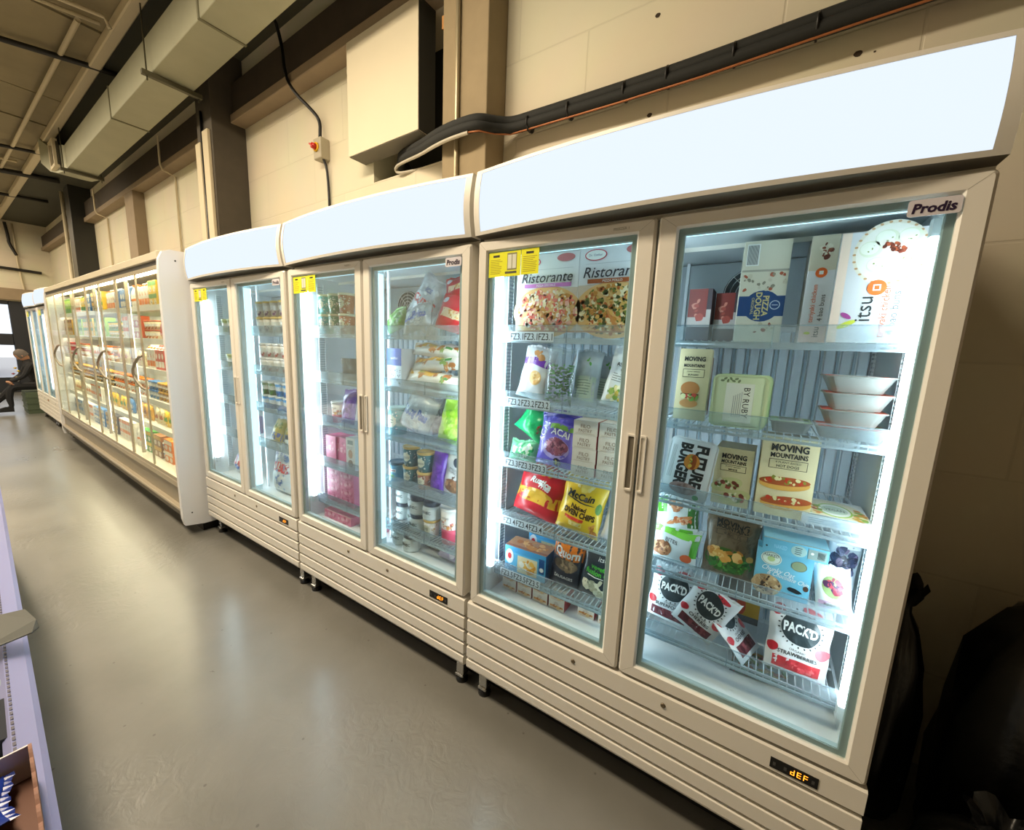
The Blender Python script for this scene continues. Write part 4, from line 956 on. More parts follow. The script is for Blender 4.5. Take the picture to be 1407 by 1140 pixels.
def art_cookie(g, F, Ft, Fs, w, d, h):
    g.ell(F, -w * .24, h * .80, w * .19, h * .15, col('#dfe9dc'), .0008, 24); g.ell(F, -w * .24, h * .80, w * .17, h * .135, mat('#5c7f86', .5), .001, 24); g.ell(F, -w * .24, h * .80, w * .16, h * .125, col('#dfe9dc'), .0012, 24)
    g.ell(F, -w * .24, h * .79, w * .07, h * .06, col('#b4c888'), .0014, 16); g.txt(F, 'NAKED', -w * .24, h * .865, .009, INK, .0018, maxw=w * .26)
    g.ell(F, w * .26, h * .76, w * .14, h * .11, mat('#5d6a5c', .5), .0008, 20); g.ell(F, w * .26, h * .76, w * .125, h * .097, mat('#7d8a6a', .5), .001, 20)
    g.txt(F, 'Chunky Oat', -w * .08, h * .56, .016, WHT, .001, -.12, shear=.35, maxw=w * .6); g.txt(F, '& Chocolate Chip', w * .10, h * .45, .014, WHT, .001, -.12, shear=.35, maxw=w * .75)
    g.ell(F, -w * .26, h * .20, w * .28, h * .23, col('#c6a87f'), .0009, 26, wob=.05); g.blobs(F, -w * .26, h * .20, w * .25, h * .20, [col('#b8966a'), col('#d9c19b'), col('#a5805a'), col('#3f2d22')], 80, .007, .0012)
    g.ell(F, w * .24, h * .22, w * .13, h * .05, col('#1d2226'), .0012, 16, -.2, wob=.15); g.ell(F, w * .43, h * .32, w * .05, h * .06, col('#4a3428'), .0012, 12)
    g.rect(Fs, -d * .4, h * .1, d * .3, h * .9, mat('#4f9dbb', .5), .0004)
x, ww, zt = slot(1058, 1138, 775, 742, 0.15)
o = settle(carton('cookie_box', 0.145, 0.055, 0.150, BLU, art_cookie, side='#8fd2ea'), 1.135, 0.175, S4, (0, 0, 0.03))
add(o, 'light blue cookie box standing upright on the fourth shelf, nearest right door', 'food box')
def art_cookie_side(g, F, Ft, Fs, w, d, h):
    g.ell(F, w * .06, h * .5, .020, h * .42, mat('#a5c7c4', .5), .0008, 18); g.lines(F, w * .0, h * .2, w * .12, h * .8, 4, INK, .0011); g.rect(F, w * .20, h * .12, w * .47, h * .86, mat('#8fa3a0', .5), .0008)
    for k in range(9): g.rect(F, w * (.34 + k * .012), h * .25, w * (.346 + k * .012), h * .75, INK, .0011)
    g.ell(F, w * .26, h * .55, .004, .004, WHT, .0012, 10); g.txt(F, 'NAKED', -w * .22, h * .5, h * .3, mat('#a8dcee', .4), .001, maxw=w * .2); g.ell(F, -w * .44, h * .4, .003, .003, INK, .001, 8)
o = settle(carton('cookie_box', 0.165, 0.13, 0.042, BLU, art_cookie_side, top='#a2dcf0'), 1.155, 0.205, S4 + 0.1512, (0, 0, 0.02))
add(o, 'light blue cookie box laid flat on top of the upright one', 'food box')
def art_berry(g, F, w, h):
    g.blobs(F, 0, h * .5, w * .40, h * .32, [col('#2c3350'), col('#4a4f6d'), col('#1e2438'), col('#6d5f7c')], 55, .012, .001)
    g.rect(F, -w * .4, h * .84, w * .4, h * .94, mat('#dfe7ea', .3), .0006, 6)
o = settle(bag('berry_bag', 0.085, 0.145, 0.045, FILM2, art_berry, 31), 1.275, 0.22, S4 + 0.060, (-0.2, 0.12, 0))
add(o, 'clear bag of dark berries at the right end of the fourth shelf', 'food bag')
def art_berry2(g, F, w, h):
    g.ell(F, 0, h * .58, w * .30, h * .24, mat('#8aa06a', .4), .0008, 18, rings=3); g.blobs(F, 0, h * .60, w * .26, h * .18, [col('#8c2f45'), col('#b84a5a'), col('#4a2a4c')], 26, .008, .0012)
    g.rect(F, -w * .42, h * .10, w * .42, h * .26, mat('#c9a6c4', .3), .0006, 5); g.txt(F, 'BERRIES', 0, h * .18, .010, INK, .001, maxw=w * .6)
o = settle(bag('berry_bag', 0.090, 0.130, 0.035, '#e4eaec', art_berry2, 32), 1.272, 0.145, S4 - 0.0, (-0.25, -0.15, 0))
add(o, 'small white bag picturing mixed berries leaning at the right end of the fourth shelf', 'food bag')
# fifth shelf
def art_packd(sub, fruit):
    def f(g, F, w, h):
        red = [col('#cf2f3c'), col('#e2606a'), col('#b8222f')]
        g.ell(F, -w * .38, h * .88, w * .11, h * .08, red[0], .0008, 14, rings=2, wob=.1); g.ell(F, w * .38, h * .42, w * .12, h * .08, red[1], .0008, 14, rings=2, wob=.1)
        g.ell(F, -w * .40, h * .35, w * .09, h * .07, red[2], .0008, 14, rings=2, wob=.1); g.ell(F, w * .15, h * .93, w * .16, h * .05, red[0], .0008, 14, rings=2, wob=.1)
        g.ell(F, 0, h * .67, w * .31, w * .31, mat('#2f3a3e', .35, coat=.2), .001, 30, rings=4)
        for k in range(44):
            a = k * 2 * math.pi / 44
            if k % 2: g.ell(F, math.cos(a) * w * .345, h * .67 + math.sin(a) * w * .345, .0035, .0025, mat('#2f3a3e', .4), .001, 6, a)
        g.txt(F, "PACK'D", 0, h * .67, w * .165, WHT, .0016, bold=.04, maxw=w * .54)
        g.txt(F, 'ORGANIC', 0, h * .37, .007, INK, .001, maxw=w * .3); g.txt(F, sub, 0, h * .31, .012, INK, .001, bold=.02, maxw=w * .62)
        g.rect(F, -w * .38, h * .07, w * .38, h * .24, fruit[0], .0006, 8, 4); g.blobs(F, 0, h * .155, w * .34, h * .06, fruit, 30, .008, .001)
    return f
STB = [mat('#c7383f', .3, coat=.3), mat('#e06a6c', .3), mat('#d94b52', .3), mat('#b52a33', .3)]
o = settle(bag('fruit_bag', 0.168, 0.235, 0.045, '#e9eaec', art_packd('STRAWBERRIES', STB), 41), 1.205, 0.165, S5, (-0.10, 0.0, 0.04))
add(o, 'white strawberry bag standing at the right of the fifth shelf with a round dark badge', 'food bag')
CHB = [mat('#6a3038', .3), mat('#8c4a50', .3), mat('#53242c', .3)]
o = settle(bag('fruit_bag', 0.165, 0.205, 0.045, '#dfe3e6', art_packd('SUPERFOODS', CHB), 42), 0.812, 0.185, S5, (-0.12, 0.10, 0))
add(o, 'white fruit bag with a round dark badge, leftmost on the fifth shelf', 'food bag')
o = settle(bag('fruit_bag', 0.150, 0.185, 0.030, '#e4e6e8', art_packd('CHERRIES', CHB), 43), 0.895, 0.145, S5, (-0.12, 0.46, 0))
add(o, 'white fruit bag tipped to the right in front of the leftmost bag', 'food bag')
o = settle(bag('fruit_bag', 0.145, 0.205, 0.022, '#e6e8ea', art_packd('CHERRIES', CHB), 44), 1.088, 0.175, S5, (-0.85, 0, 1.25))
add(o, 'white fruit bag seen edge on, slumped across the middle of the fifth shelf', 'food bag')
def art_mango(c):
    def f(g, F, Ft, Fs, w, d, h):
        g.rect(F, -w * .5, h * .6, w * .5, h, col('#3b4045'), .0004); g.rect(F, -w * .5, h * .15, w * .5, h * .5, col(c), .0005); g.ell(F, -w * .3, h * .35, w * .2, h * .2, col('#c8482a'), .0008, 14)
    return f
for k, (xx, c, hh) in enumerate(((0.995, '#8a4a5a', 0.17), (1.065, '#c99a2c', 0.18))):
    o = settle(carton('frozen_fruit_box', 0.075, 0.07, hh, '#5b5f63', art_mango(c)), xx, 0.40, S5); add(o, ['dark box with a plum coloured band at the back of the fifth shelf', 'dark box with a yellow band at the back of the fifth shelf'][k], 'food box')
def art_stir(g, F, w, h): pass
GRN = [mat('#5da53c', .4), mat('#8cc65a', .4), mat('#d9a23c', .4), mat('#3c7f2f', .4), mat('#c94a3a', .4)]
o = bag('stir_fry_bag', 0.20, 0.115, 0.05, FILM, None, 51, 1.0, (GRN, 46, 0.016)); settle(o, 1.135, 0.22, FL, (-1.15, 0, 0.10))
add(o, 'clear bag of mixed green vegetables lying on the freezer floor', 'food bag')

# ------------------------------------------------------------------ nearest freezer, left door
def art_pizza(word, band, cols, seed):
    def f(g, F, Ft, Fs, w, d, h):
        g.rect(F, -w * .5, h * .0, w * .5, h * .56, col('#d8c6b4'), .0003)
        g.ell(F, w * .02, h * .26, w * .56, h * .33, col('#e2b477'), .0006, 34); F2 = F
        g.blobs(F, w * .02, h * .27, w * .48, h * .28, cols, 420, .0085, .001, seed)
        g.rect(F, -w * .5, -h * .0, w * .5, h * .02, col('#b8805a'), .002)
        g.add([F(w * .1, h * .02, .0045), F(w * .17, h * .02, .0045), F(w * -.04, h * .27, .0045), F(w * -.06, h * .26, .0045)], [(0, 1, 2, 3)], col('#c98a4e'))
        g.txt(F, 'Ristorante', 0, h * .705, .038, mat('#32323c', .4), .003, shear=.25, bold=.005, maxw=w * .86)
        g.rect(F, -w * .36, h * .575, w * .40, h * .625, col(band), .003); g.txt(F, word, w * .0, h * .60, .0085, WHT, .0036, maxw=w * .6)
        g.ell(F, -w * .26, h * .90, w * .16, h * .065, col('#c8324a'), .0032, 24); g.ell(F, -w * .26, h * .90, w * .145, h * .055, WHT, .0036, 24); g.txt(F, 'Dr. Oetker', -w * .26, h * .90, .008, col('#1d3a78'), .004, maxw=w * .25)
        g.ell(F, w * .3, h * .93, w * .14, h * .05, col('#b86a6a'), .0032, 16); g.rect(F, -w * .4, h * .80, w * .42, h * .803, GREYP, .0032)
    return f
PZ1 = [col('#e07a6a'), col('#f0b8a4'), col('#d9604e'), col('#f0dcae'), col('#c98a3e'), col('#efe6d2')]
PZ2 = [col('#c98a3e'), col('#f0e2bc'), col('#6f7a34'), col('#e0b060'), col('#b8602e'), col('#3f4a24')]
def boxtrim(o, x0, x1):
    return o
x, ww, zt = slot(710, 794, 400, 356, 0.145)
o = settle(carton('pizza_box', ww - 0.002, 0.03, zt - S1, '#e9e6e8', art_pizza('PIZZA SPECIALE', '#c074b8', PZ1, 3)), x, 0.160, S1)
add(o, 'pizza box with a lilac band and pink ham topping, top shelf, left door', 'food box', 'upright pizza boxes on the top shelf')
o = settle(carton('pizza_box', 0.265, 0.03, zt - S1 + 0.006, '#e4e4e8', art_pizza('PIZZA POLLO', '#a8562c', PZ2, 4)), x + ww / 2 + 0.133, 0.160, S1)
add(o, 'pizza box with a brown band and green herb topping, beside the lilac banded one', 'food box', 'upright pizza boxes on the top shelf')
def art_onion(g, F, w, h):
    g.rect(F, -w * .48, h * .66, w * .48, h * .80, mat('#7c3fa8', .3, coat=.3), .0006, 8, 3)
    g.ell(F, w * .08, h * .42, .030, .030, col('#e3b878'), .001, 20, rings=3); g.blobs(F, w * .08, h * .42, .024, .024, [col('#d9a55c'), col('#f0d4a4')], 16, .008, .0014); g.blobs(F, w * .0, h * .86, w * .3, h * .06, [col('#d99a5c')], 8, .012, .001)
    g.lines(F, -w * .4, h * .06, w * .4, h * .14, 3, GREYP, .001)
o = settle(bag('onion_bag', 0.150, 0.215, 0.06, '#e8eaee', art_onion, 61), 0.180, 0.17, S2, (-0.14, 0.16, 0))
add(o, 'white bag with a purple stripe picturing an onion, leftmost on the second shelf', 'food bag')
BEAN = [mat('#3f9a35', .4), mat('#58b648', .4), mat('#2f7f2c', .4)]
o = bag('bean_bag', 0.125, 0.225, 0.05, FILM, None, 62, 0.9, (BEAN, 110, 0.011)); settle(o, 0.315, 0.15, S2, (-0.10, 0.02, 0))
add(o, 'clear bag full of cut green beans, second shelf, left door', 'food bag')
def art_clear(g, F, w, h):
    g.rect(F, -w * .4, h * .1, w * .4, h * .55, mat('#b4c6b8', .3), .0006, 6, 8); g.blobs(F, 0, h * .8, w * .2, h * .06, [mat('#5fae4e', .4)], 4, .008, .001); g.lines(F, -w * .3, h * .2, w * .3, h * .5, 6, mat('#7f9288', .5), .0012)
o = settle(bag('bean_bag', 0.110, 0.215, 0.04, FILM2, art_clear, 63), 0.412, 0.19, S2, (-0.12, 0.06, 0)); add(o, 'milky clear vegetable bag standing right of the green beans', 'food bag', 'milky vegetable bags on the second shelf')
o = settle(bag('bean_bag', 0.115, 0.205, 0.04, FILM2, art_clear, 64), 0.470, 0.235, S2, (-0.12, 0.10, 0)); add(o, 'milky clear vegetable bag partly hidden behind the greens bag', 'food bag', 'milky vegetable bags on the second shelf')
def art_greens(g, F, w, h):
    g.txt(F, 'ASIAN STYLE', 0, h * .72, .014, INK, .001, bold=.01, maxw=w * .78); g.txt(F, 'GREENS', 0, h * .64, .014, INK, .001, bold=.01, maxw=w * .6); g.lines(F, -w * .36, h * .42, w * .36, h * .58, 4, mat('#6a7476', .5), .001); g.lines(F, -w * .2, h * .80, w * .2, h * .88, 2, mat('#6a7476', .5), .001)
    g.blobs(F, 0, h * .22, w * .42, h * .14, [col('#8aa84e'), col('#d9cf94'), col('#5f8a3a'), col('#e9e4c4'), col('#c9a84a')], 60, .010, .001)
o = settle(bag('greens_bag', 0.170, 0.215, 0.06, '#dbe1e4', art_greens, 65), 0.575, 0.165, S2, (-0.16, 0.16, 0))
add(o, 'grey white bag of stir fry greens at the right of the second shelf, left door', 'food bag')
def art_em(g, F, w, h):
    g.blobs(F, 0, h * .3, w * .4, h * .25, [mat('#0fae5c', .3), mat('#35c77a', .3)], 12, .015, .0008); g.blobs(F, w * .25, h * .4, w * .1, h * .15, [col('#a83a34')], 5, .008, .001)
def art_em2(g, F, w, h): g.blobs(F, 0, h * .5, w * .42, h * .4, [col('#e8efe6'), mat('#35b46a', .3), mat('#d9e8c0', .3), mat('#1f8f4c', .3)], 60, .010, .0008)
o = settle(bag('pea_bag', 0.140, 0.085, 0.055, '#7fc99a', art_em2, 67), 0.155, 0.165, S3, (-0.3, 0, 0)); add(o, 'green and white patterned bag under the emerald one, third shelf', 'food bag')
o = settle(bag('pea_bag', 0.150, 0.125, 0.06, '#12b268', art_em, 66), 0.160, 0.19, S3 + 0.078, (-0.30, 0.5, 0)); add(o, 'emerald green crumpled bag at the left of the third shelf', 'food bag')
def art_acai(g, F, w, h):
    g.rect(F, -w * .48, h * .82, w * .48, h * .98, mat('#3b36a0', .3, coat=.3), .0005, 8, 4); g.rect(F, -w * .2, h * .70, w * .46, h * .79, mat('#7fae4c', .3), .0008, 6, 2)
    g.txt(F, 'ACAI', -w * .38, h * .62, .030, WHT, .0012, math.pi / 2 - .25, bold=.02, maxw=h * .4); g.txt(F, 'ACAI', w * .1, h * .64, .026, WHT, .0012, -.1, bold=.02, maxw=w * .5)
    g.ell(F, w * .04, h * .34, w * .36, h * .20, mat('#a99cd6', .3), .0009, 24, rings=3); g.ell(F, w * .04, h * .38, w * .32, h * .16, mat('#7a3c5c', .3), .0013, 22, rings=3, wob=.06); g.blobs(F, w * .04, h * .38, w * .26, h * .12, [mat('#8f4a62', .3), mat('#5a2746', .3), mat('#a86a80', .3)], 40, .012, .0018)
    g.ell(F, w * .12, h * .10, .018, .018, mat('#2b2440', .4), .0018, 16); g.ell(F, w * .12, h * .10, .013, .013, mat('#c9b93a', .4), .0022, 3)
o = settle(bag('berry_bag', 0.172, 0.225, 0.06, '#6c5fc4', art_acai, 68), 0.312, 0.165, S3, (-0.14, 0.05, 0)); add(o, 'violet bag picturing a bowl of purple berries, third shelf, left door', 'food bag')
def art_filo(g, F, Ft, Fs, w, d, h):
    g.txt(F, 'FILO', 0, h * .62, h * .26, mat('#8a6f5c', .5), .001, maxw=w * .4); g.txt(F, 'PASTRY', 0, h * .30, h * .24, mat('#8a6f5c', .5), .001, maxw=w * .55); g.rect(F, -w * .4, h * .08, w * .4, h * .11, mat('#c9b9a8', .5), .0008); g.rect(Fs, -d * .5, 0, d * .5, h, col('#a8323a'), .0004)
p = carton('pastry_box', 0.098, 0.14, 0.0545, '#e6dfd6', art_filo); sp = []
for c in range(2):
    for r in range(4): sp.append((0.455 + c * 0.104, 0.198 + c * 0.004, S3 + 0.0005 + r * 0.0553, 0.02 * (r % 2)))
lab = lambda i: 'white pastry carton in the %s stack on the third shelf, %s' % (('left', 'right')[i // 4], ('at the bottom', 'second from the bottom', 'third from the bottom', 'on top')[i % 4])
many(p, sp, lab, 'food box', 'white pastry cartons on the third shelf')
def art_fries(g, F, w, h):
    g.rect(F, -w * .49, h * .28, w * .49, h * .50, mat('#f0b93c', .3, coat=.3), .0006, 10, 5); g.ell(F, -w * .05, h * .45, w * .40, h * .10, mat('#f0b93c', .3, coat=.3), .0009, 20, rings=3)
    g.blobs(F, -w * .1, h * .9, w * .36, h * .05, [mat('#e9c04a', .3), mat('#d99a34', .3)], 24, .012, .001); g.txt(F, 'Rustica', 0, h * .70, .026, WHT, .0014, -.12, bold=.04, shear=.2, maxw=w * .66); g.txt(F, 'Fries', w * .1, h * .62, .020, WHT, .0014, -.12, bold=.04, shear=.2, maxw=w * .4)
o = settle(bag('fries_bag', 0.230, 0.225, 0.08, '#cf2430', art_fries, 71), 0.220, 0.185, S4, (-0.22, 0.16, 0)); add(o, 'red bag of fries with a yellow stripe, leftmost on the fourth shelf', 'food bag')
def art_mccain(g, F, w, h):
    g.blobs(F, -w * .1, h * .9, w * .38, h * .06, [mat('#efd870', .3), mat('#f3e4a0', .3)], 10, .016, .0008); g.txt(F, 'McCain', -w * .02, h * .70, .028, INK, .0014, .02, bold=.03, shear=.15, maxw=w * .66)
    g.ell(F, -w * .0, h * .60, w * .34, h * .012, INK, .0014, 16, -.08, rings=2); g.txt(F, 'Naked', 0, h * .49, .018, mat('#3f2a10', .4), .0014, -.06, bold=.04, maxw=w * .42); g.txt(F, 'OVEN CHIPS', w * .03, h * .38, .022, mat('#3f2a10', .4), .0014, -.06, bold=.05, maxw=w * .72)
    g.rect(F, -w * .28, h * .24, w * .16, h * .30, mat('#d8402c', .3), .001, 5); g.rect(F, -w * .16, h * .14, w * .14, h * .22, mat('#f0e29a', .3), .001, 4); g.blobs(F, w * .38, h * .15, w * .08, h * .10, [col('#b8742c'), col('#d99a4a')], 8, .012, .001); g.ell(F, w * .42, h * .55, w * .06, h * .1, mat('#5a8a2c', .4), .001, 10)
o = settle(bag('chips_bag', 0.192, 0.225, 0.08, '#e9c22c', art_mccain, 72), 0.432, 0.160, S4, (-0.18, 0.12, 0)); add(o, 'yellow bag of oven chips in the middle of the fourth shelf, left door', 'food bag')
def art_gar(g, F, w, h): g.blobs(F, 0, h * .5, w * .4, h * .4, [col('#e9e8c8'), mat('#59a64a', .3), col('#d9b25c')], 40, .012, .0008)
o = settle(bag('vegetable_bag', 0.12, 0.20, 0.05, '#e2e6da', art_gar, 73), 0.345, 0.275, S4, (-0.1, 0.1, 0)); add(o, 'pale green and white bag showing between the red and yellow bags', 'food bag')
def art_wp(g, F, w, h):
    g.rect(F, -w * .5, h * .78, w * .5, h, mat('#6a2f9c', .3, coat=.3), .0006, 6, 4); g.lines(F, -w * .35, h * .5, w * .0, h * .62, 2, GREYP, .001); g.blobs(F, -w * .1, h * .22, w * .3, h * .12, [col('#d9903a'), col('#e8b468')], 14, .010, .001)
o = settle(bag('snack_bag', 0.15, 0.215, 0.06, '#e6e6ee', art_wp, 74), 0.610, 0.165, S4, (-0.15, 0.14, 0)); add(o, 'white bag with a purple top at the right of the fourth shelf, left door', 'food bag')
def art_fish(g, F, Ft, Fs, w, d, h):
    g.rect(F, -w * .5, h * .78, w * .5, h, col('#3f9ad0'), .0004); g.ell(F, -w * .38, h * .6, w * .10, h * .28, col('#e9eef2'), .0008, 16); g.ell(F, -w * .38, h * .62, w * .05, h * .12, col('#d0363a'), .001, 12)
    g.rect(F, -w * .18, h * .08, w * .30, h * .72, col('#e9d9b0'), .0006); g.blobs(F, w * .06, h * .38, w * .2, h * .24, [col('#e0962c'), col('#f0bb54'), col('#f4efe2')], 22, .012, .001); g.rect(F, w * .34, h * .3, w * .47, h * .85, col('#1c4f8c'), .0008); g.ell(F, w * .405, h * .45, .010, .010, WHT, .001, 12)
    g.blobs(Ft, 0, d * .5, w * .42, d * .35, [col('#c98a4a'), col('#e3b47a'), col('#a8602e')], 34, .014, .0008); g.rect(Ft, -w * .5, d * .02, w * .5, d * .2, col('#8c5a4a'), .0004)
p = carton('fish_finger_box', 0.205, 0.10, 0.125, '#62b3dc', art_fish, side='#2f4f78', top='#b08468')
settle(p, 0.215, 0.175, S5, (0, 0, 0.04)); add(p, 'blue fish finger box at the left of the fifth shelf, the front one', 'food box', 'fish finger boxes')
o = copy_tree(p); o.location = (0.265, 0.30, S5 + 0.035); add(o, 'fish finger box showing behind and above the front blue one', 'food box', 'fish finger boxes')
o2 = settle(carton('fish_finger_box', 0.20, 0.09, 0.034, '#b08468', None), 0.265, 0.30, S5); add(o2, 'thin brown carton lying under the rear fish finger box', 'food box')
def art_quorn(g, F, w, h):
    g.rect(F, -w * .49, h * .60, w * .49, h * .98, mat('#e27a22', .3, coat=.3), .0005, 8, 6); g.txt(F, 'Quorn', 0, h * .73, .034, WHT, .0013, bold=.03, maxw=w * .8)
    g.ell(F, 0, h * .48, w * .40, h * .12, mat('#6a5b4a', .4), .0009, 18, rings=3); g.blobs(F, 0, h * .48, w * .34, h * .10, [col('#7d6a52'), col('#9a8468'), col('#594a38')], 22, .013, .0013); g.txt(F, 'SAUSAGES', 0, h * .22, .013, WHT, .0013, maxw=w * .7)
o = settle(bag('sausage_bag', 0.145, 0.205, 0.06, '#34343f', art_quorn, 75), 0.394, 0.165, S5, (-0.15, 0.05, 0)); add(o, 'orange and black bag of sausages in the middle of the fifth shelf', 'food bag')
def art_gyoza(g, F, w, h):
    g.txt(F, 'itsu', w * .0, h * .80, .020, WHT, .0013, shear=.1); g.ell(F, -w * .34, h * .88, .012, .008, mat('#b8c93a', .3), .001, 12, .7)
    g.txt(F, 'vegetable', w * .05, h * .62, .020, mat('#4fb83a', .3), .0013, bold=.03, maxw=w * .8); g.txt(F, 'fusion gyoza', w * .05, h * .51, .020, mat('#4fb83a', .3), .0013, bold=.03, maxw=w * .86); g.rect(F, -w * .3, h * .42, w * .1, h * .435, WHT, .001, 4)
    g.blobs(F, 0, h * .2, w * .44, h * .16, [col('#c9c7b0'), col('#a8a890'), col('#dedcc6')], 26, .019, .001); g.blobs(F, w * .38, h * .1, w * .08, h * .08, [mat('#6fbf3c', .3)], 5, .012, .003)
o = settle(bag('gyoza_bag', 0.175, 0.215, 0.06, '#27313a', art_gyoza, 76), 0.545, 0.160, S5, (-0.15, 0.08, 0)); add(o, 'black bag with green lettering picturing dumplings, right of the fifth shelf', 'food bag')
def art_fl(g, F, Ft, Fs, w, d, h):
    g.rect(F, -w * .5, h * .5, w * .5, h, col('#e9e2da'), .0003); g.txt(F, 'FILO', 0, h * .82, h * .12, mat('#8a6f5c', .5), .001, maxw=w * .4); g.txt(F, 'PASTRY', 0, h * .66, h * .12, mat('#8a6f5c', .5), .001, maxw=w * .6); g.rect(F, -w * .42, h * .28, w * .42, h * .48, col('#d99a5c'), .0008); g.blobs(F, 0, h * .38, w * .38, h * .07, [col('#e8bf8a'), col('#b8703a')], 10, .007, .0012); g.lines(F, -w * .4, h * .06, w * .4, h * .24, 3, mat('#c9a58a', .5), .001)
    g.rect(Fs, -d * .5, 0, d * .5, h, col('#a8323a'), .0004)
p = carton('pastry_box', 0.074, 0.10, 0.0425, '#efe6dc', art_fl, side='#a8323a'); sp = []; nm = []
for c in range(6):
    for r in range(2 if c < 4 else 1): sp.append((0.125 + c * (0.082 if c < 4 else 0.0925), 0.20 + (0.0 if c < 4 else 0.03), FL + 0.0005 + r * 0.043, 0)); nm.append((c, r))
nth = ['leftmost', 'second', 'third', 'fourth', 'fifth', 'sixth']
many(p, sp, lambda i: 'small pastry carton on the freezer floor, %s column, %s' % (nth[nm[i][0]], 'upper' if nm[i][1] else 'bottom'), 'food box', 'small pastry cartons on the freezer floor')

# ------------------------------------------------------------------ middle freezer, right door
def art_ice(t1, c1, t2=None, c2='#3a62a8', t3=None):
    def f(g, F, w, h):
        g.txt(F, t1, 0, h * .52, w * .20, mat(c1, .4), .0014, bold=.05, maxw=w * .8)
        if t2: g.txt(F, t2, 0, h * .78, w * .11, mat(c2, .4), .0014, bold=.04, maxw=w * .8)
        if t3: g.txt(F, t3, 0, h * .28, w * .09, INK, .0014, maxw=w * .8)
        g.blobs(F, 0, h * .5, w * .45, h * .44, [mat('#cfdfe6', .2, coat=.4), mat('#aebfc9', .2, coat=.4)], 34, .014, .0007)
    return f
o = settle(bag('ice_bag', 0.20, 0.27, 0.08, FILM2, art_ice('CUBES', '#c92a3c', 'ICE', '#4a6a9c'), 81), -0.535, 0.24, S1 + 0.0, (-0.10, 0.55, 0)); add(o, 'clear ice bag with red lettering tilted at the top of the middle freezer', 'ice bag')
def art_grn(g, F, w, h): g.blobs(F, 0, h * .5, w * .42, h * .4, [mat('#4e8a3a', .3), mat('#6aa84a', .3), mat('#2f6a2c', .3), col('#9ab58a')], 46, .012, .0008)
o = settle(bag('vegetable_bag', 0.16, 0.105, 0.06, '#5d8f4c', art_grn, 82), -0.585, 0.165, S1, (-0.2, -0.35, 0)); add(o, 'green crumpled vegetable bag low at the left of the top shelf, middle freezer', 'food bag')
o = settle(bag('ice_bag', 0.20, 0.14, 0.06, FILM2, art_ice('CoBrite', '#2a5db8', None, '#2a5db8', 'FILTERED'), 83), -0.43, 0.15, S1, (-0.35, -0.25, 0)); add(o, 'clear ice bag with blue lettering slumped at the front of the top shelf', 'ice bag')
def art_red(g, F, w, h):
    g.rect(F, -w * .3, h * .35, w * .45, h * .6, mat('#e8c9a4', .3, coat=.3), .0008, 8, 3); g.blobs(F, w * .1, h * .48, w * .3, h * .09, [col('#f0ddb0'), col('#d9a25c')], 14, .012, .0012); g.ell(F, -w * .3, h * .82, .022, .014, col('#dfe4ee'), .001, 12)
o = settle(bag('red_food_bag', 0.20, 0.17, 0.08, '#cf2b34', art_red, 84), -0.245, 0.185, S1, (-0.2, 0.22, 0)); add(o, 'red bag in front, lower of the two red bags on the top shelf', 'food bag', 'red bags on the top shelf')
o = settle(bag('red_food_bag', 0.21, 0.125, 0.07, '#bd2631', art_red, 85), -0.225, 0.245, S1 + 0.155, (-0.25, -0.2, 0)); add(o, 'red bag behind and above the other red bag on the top shelf', 'food bag', 'red bags on the top shelf')
def art_bl(g, F, Ft, Fs, w, d, h): g.rect(F, -w * .5, h * .55, w * .5, h, col('#3f5cae'), .0004); g.blobs(F, 0, h * .28, w * .44, h * .2, [INK, mat('#5a6a8a', .5)], 40, .004, .0006, box=True); g.txt(F, 'waffles', 0, h * .75, .014, WHT, .001, maxw=w * .8)
o = settle(carton('waffle_box', 0.11, 0.10, 0.20, '#e8ecf0', art_bl), -0.60, 0.20, S2); add(o, 'blue and white box at the left end of the second shelf, middle freezer', 'food box')
def art_yel(s):
    def f(g, F, w, h):
        rd = random.Random(s); Y = [mat('#e8b43c', .3, coat=.3), mat('#d99a2c', .3), mat('#f0c860', .3)]
        g.rect(F, -w * .5, h * .55, w * .1, h * .98, Y[0], .0006, 8, 4)
        for k in range(7): g.ell(F, rd.uniform(-.4, .4) * w, rd.uniform(.15, .85) * h, .022, .014, mat(('#b8743c', '#c98a4e', '#8fae5a')[k % 3], .4), .001, 12, rd.uniform(0, 3), .2, 2)
        g.rect(F, w * .18, h * .5, w * .3, h * .68, mat('#3f9a4a', .4), .0012, 2, 2)
    return f
for k, (xx, zz, rr, ww_, hh) in enumerate(((-0.36, 0.0, 0.08, 0.37, 0.08), (-0.34, 0.082, -0.08, 0.36, 0.075), (-0.36, 0.155, 0.05, 0.36, 0.07))):
    o = settle(bag('potato_bag', ww_, hh, 0.07, '#ecebe4', art_yel(k), 90 + k), xx, 0.18 + 0.02 * k, S2 + zz, (-0.5, rr, 0)); add(o, 'white and yellow potato bag, %s of three heaped on the second shelf' % ('lowest', 'middle', 'uppermost')[k], 'food bag', 'heaped white and yellow bags')
def art_tub(c2, word=None, bandc=None):
    def f(g, F, w, h):
        if bandc: g.rect(F, -w * .75, h * .0, w * .75, h * .3, col(bandc), .0006, 16, 1)
        g.blobs(F, 0, h * .5, w * .7, h * .46, [col(c2), WHT], 60, w * .05, .0006, box=True)
        g.ell(F, 0, h * .55, w * .30, h * .26, col('#e9e4c8'), .0016, 16, rings=2)
        if word: g.txt(F, word, 0, h * .55, h * .16, INK, .0024, maxw=w * .5)
        else: g.lines(F, -w * .2, h * .45, w * .2, h * .65, 2, INK, .0024)
    return f
o = settle(tub('food_tub', 0.055, 0.15, '#4fb0b4', '#cfe6e0', art_tub('#2f8a8c')), -0.605, 0.18, S3); add(o, 'teal tub at the left end of the third shelf, middle freezer', 'food tub')
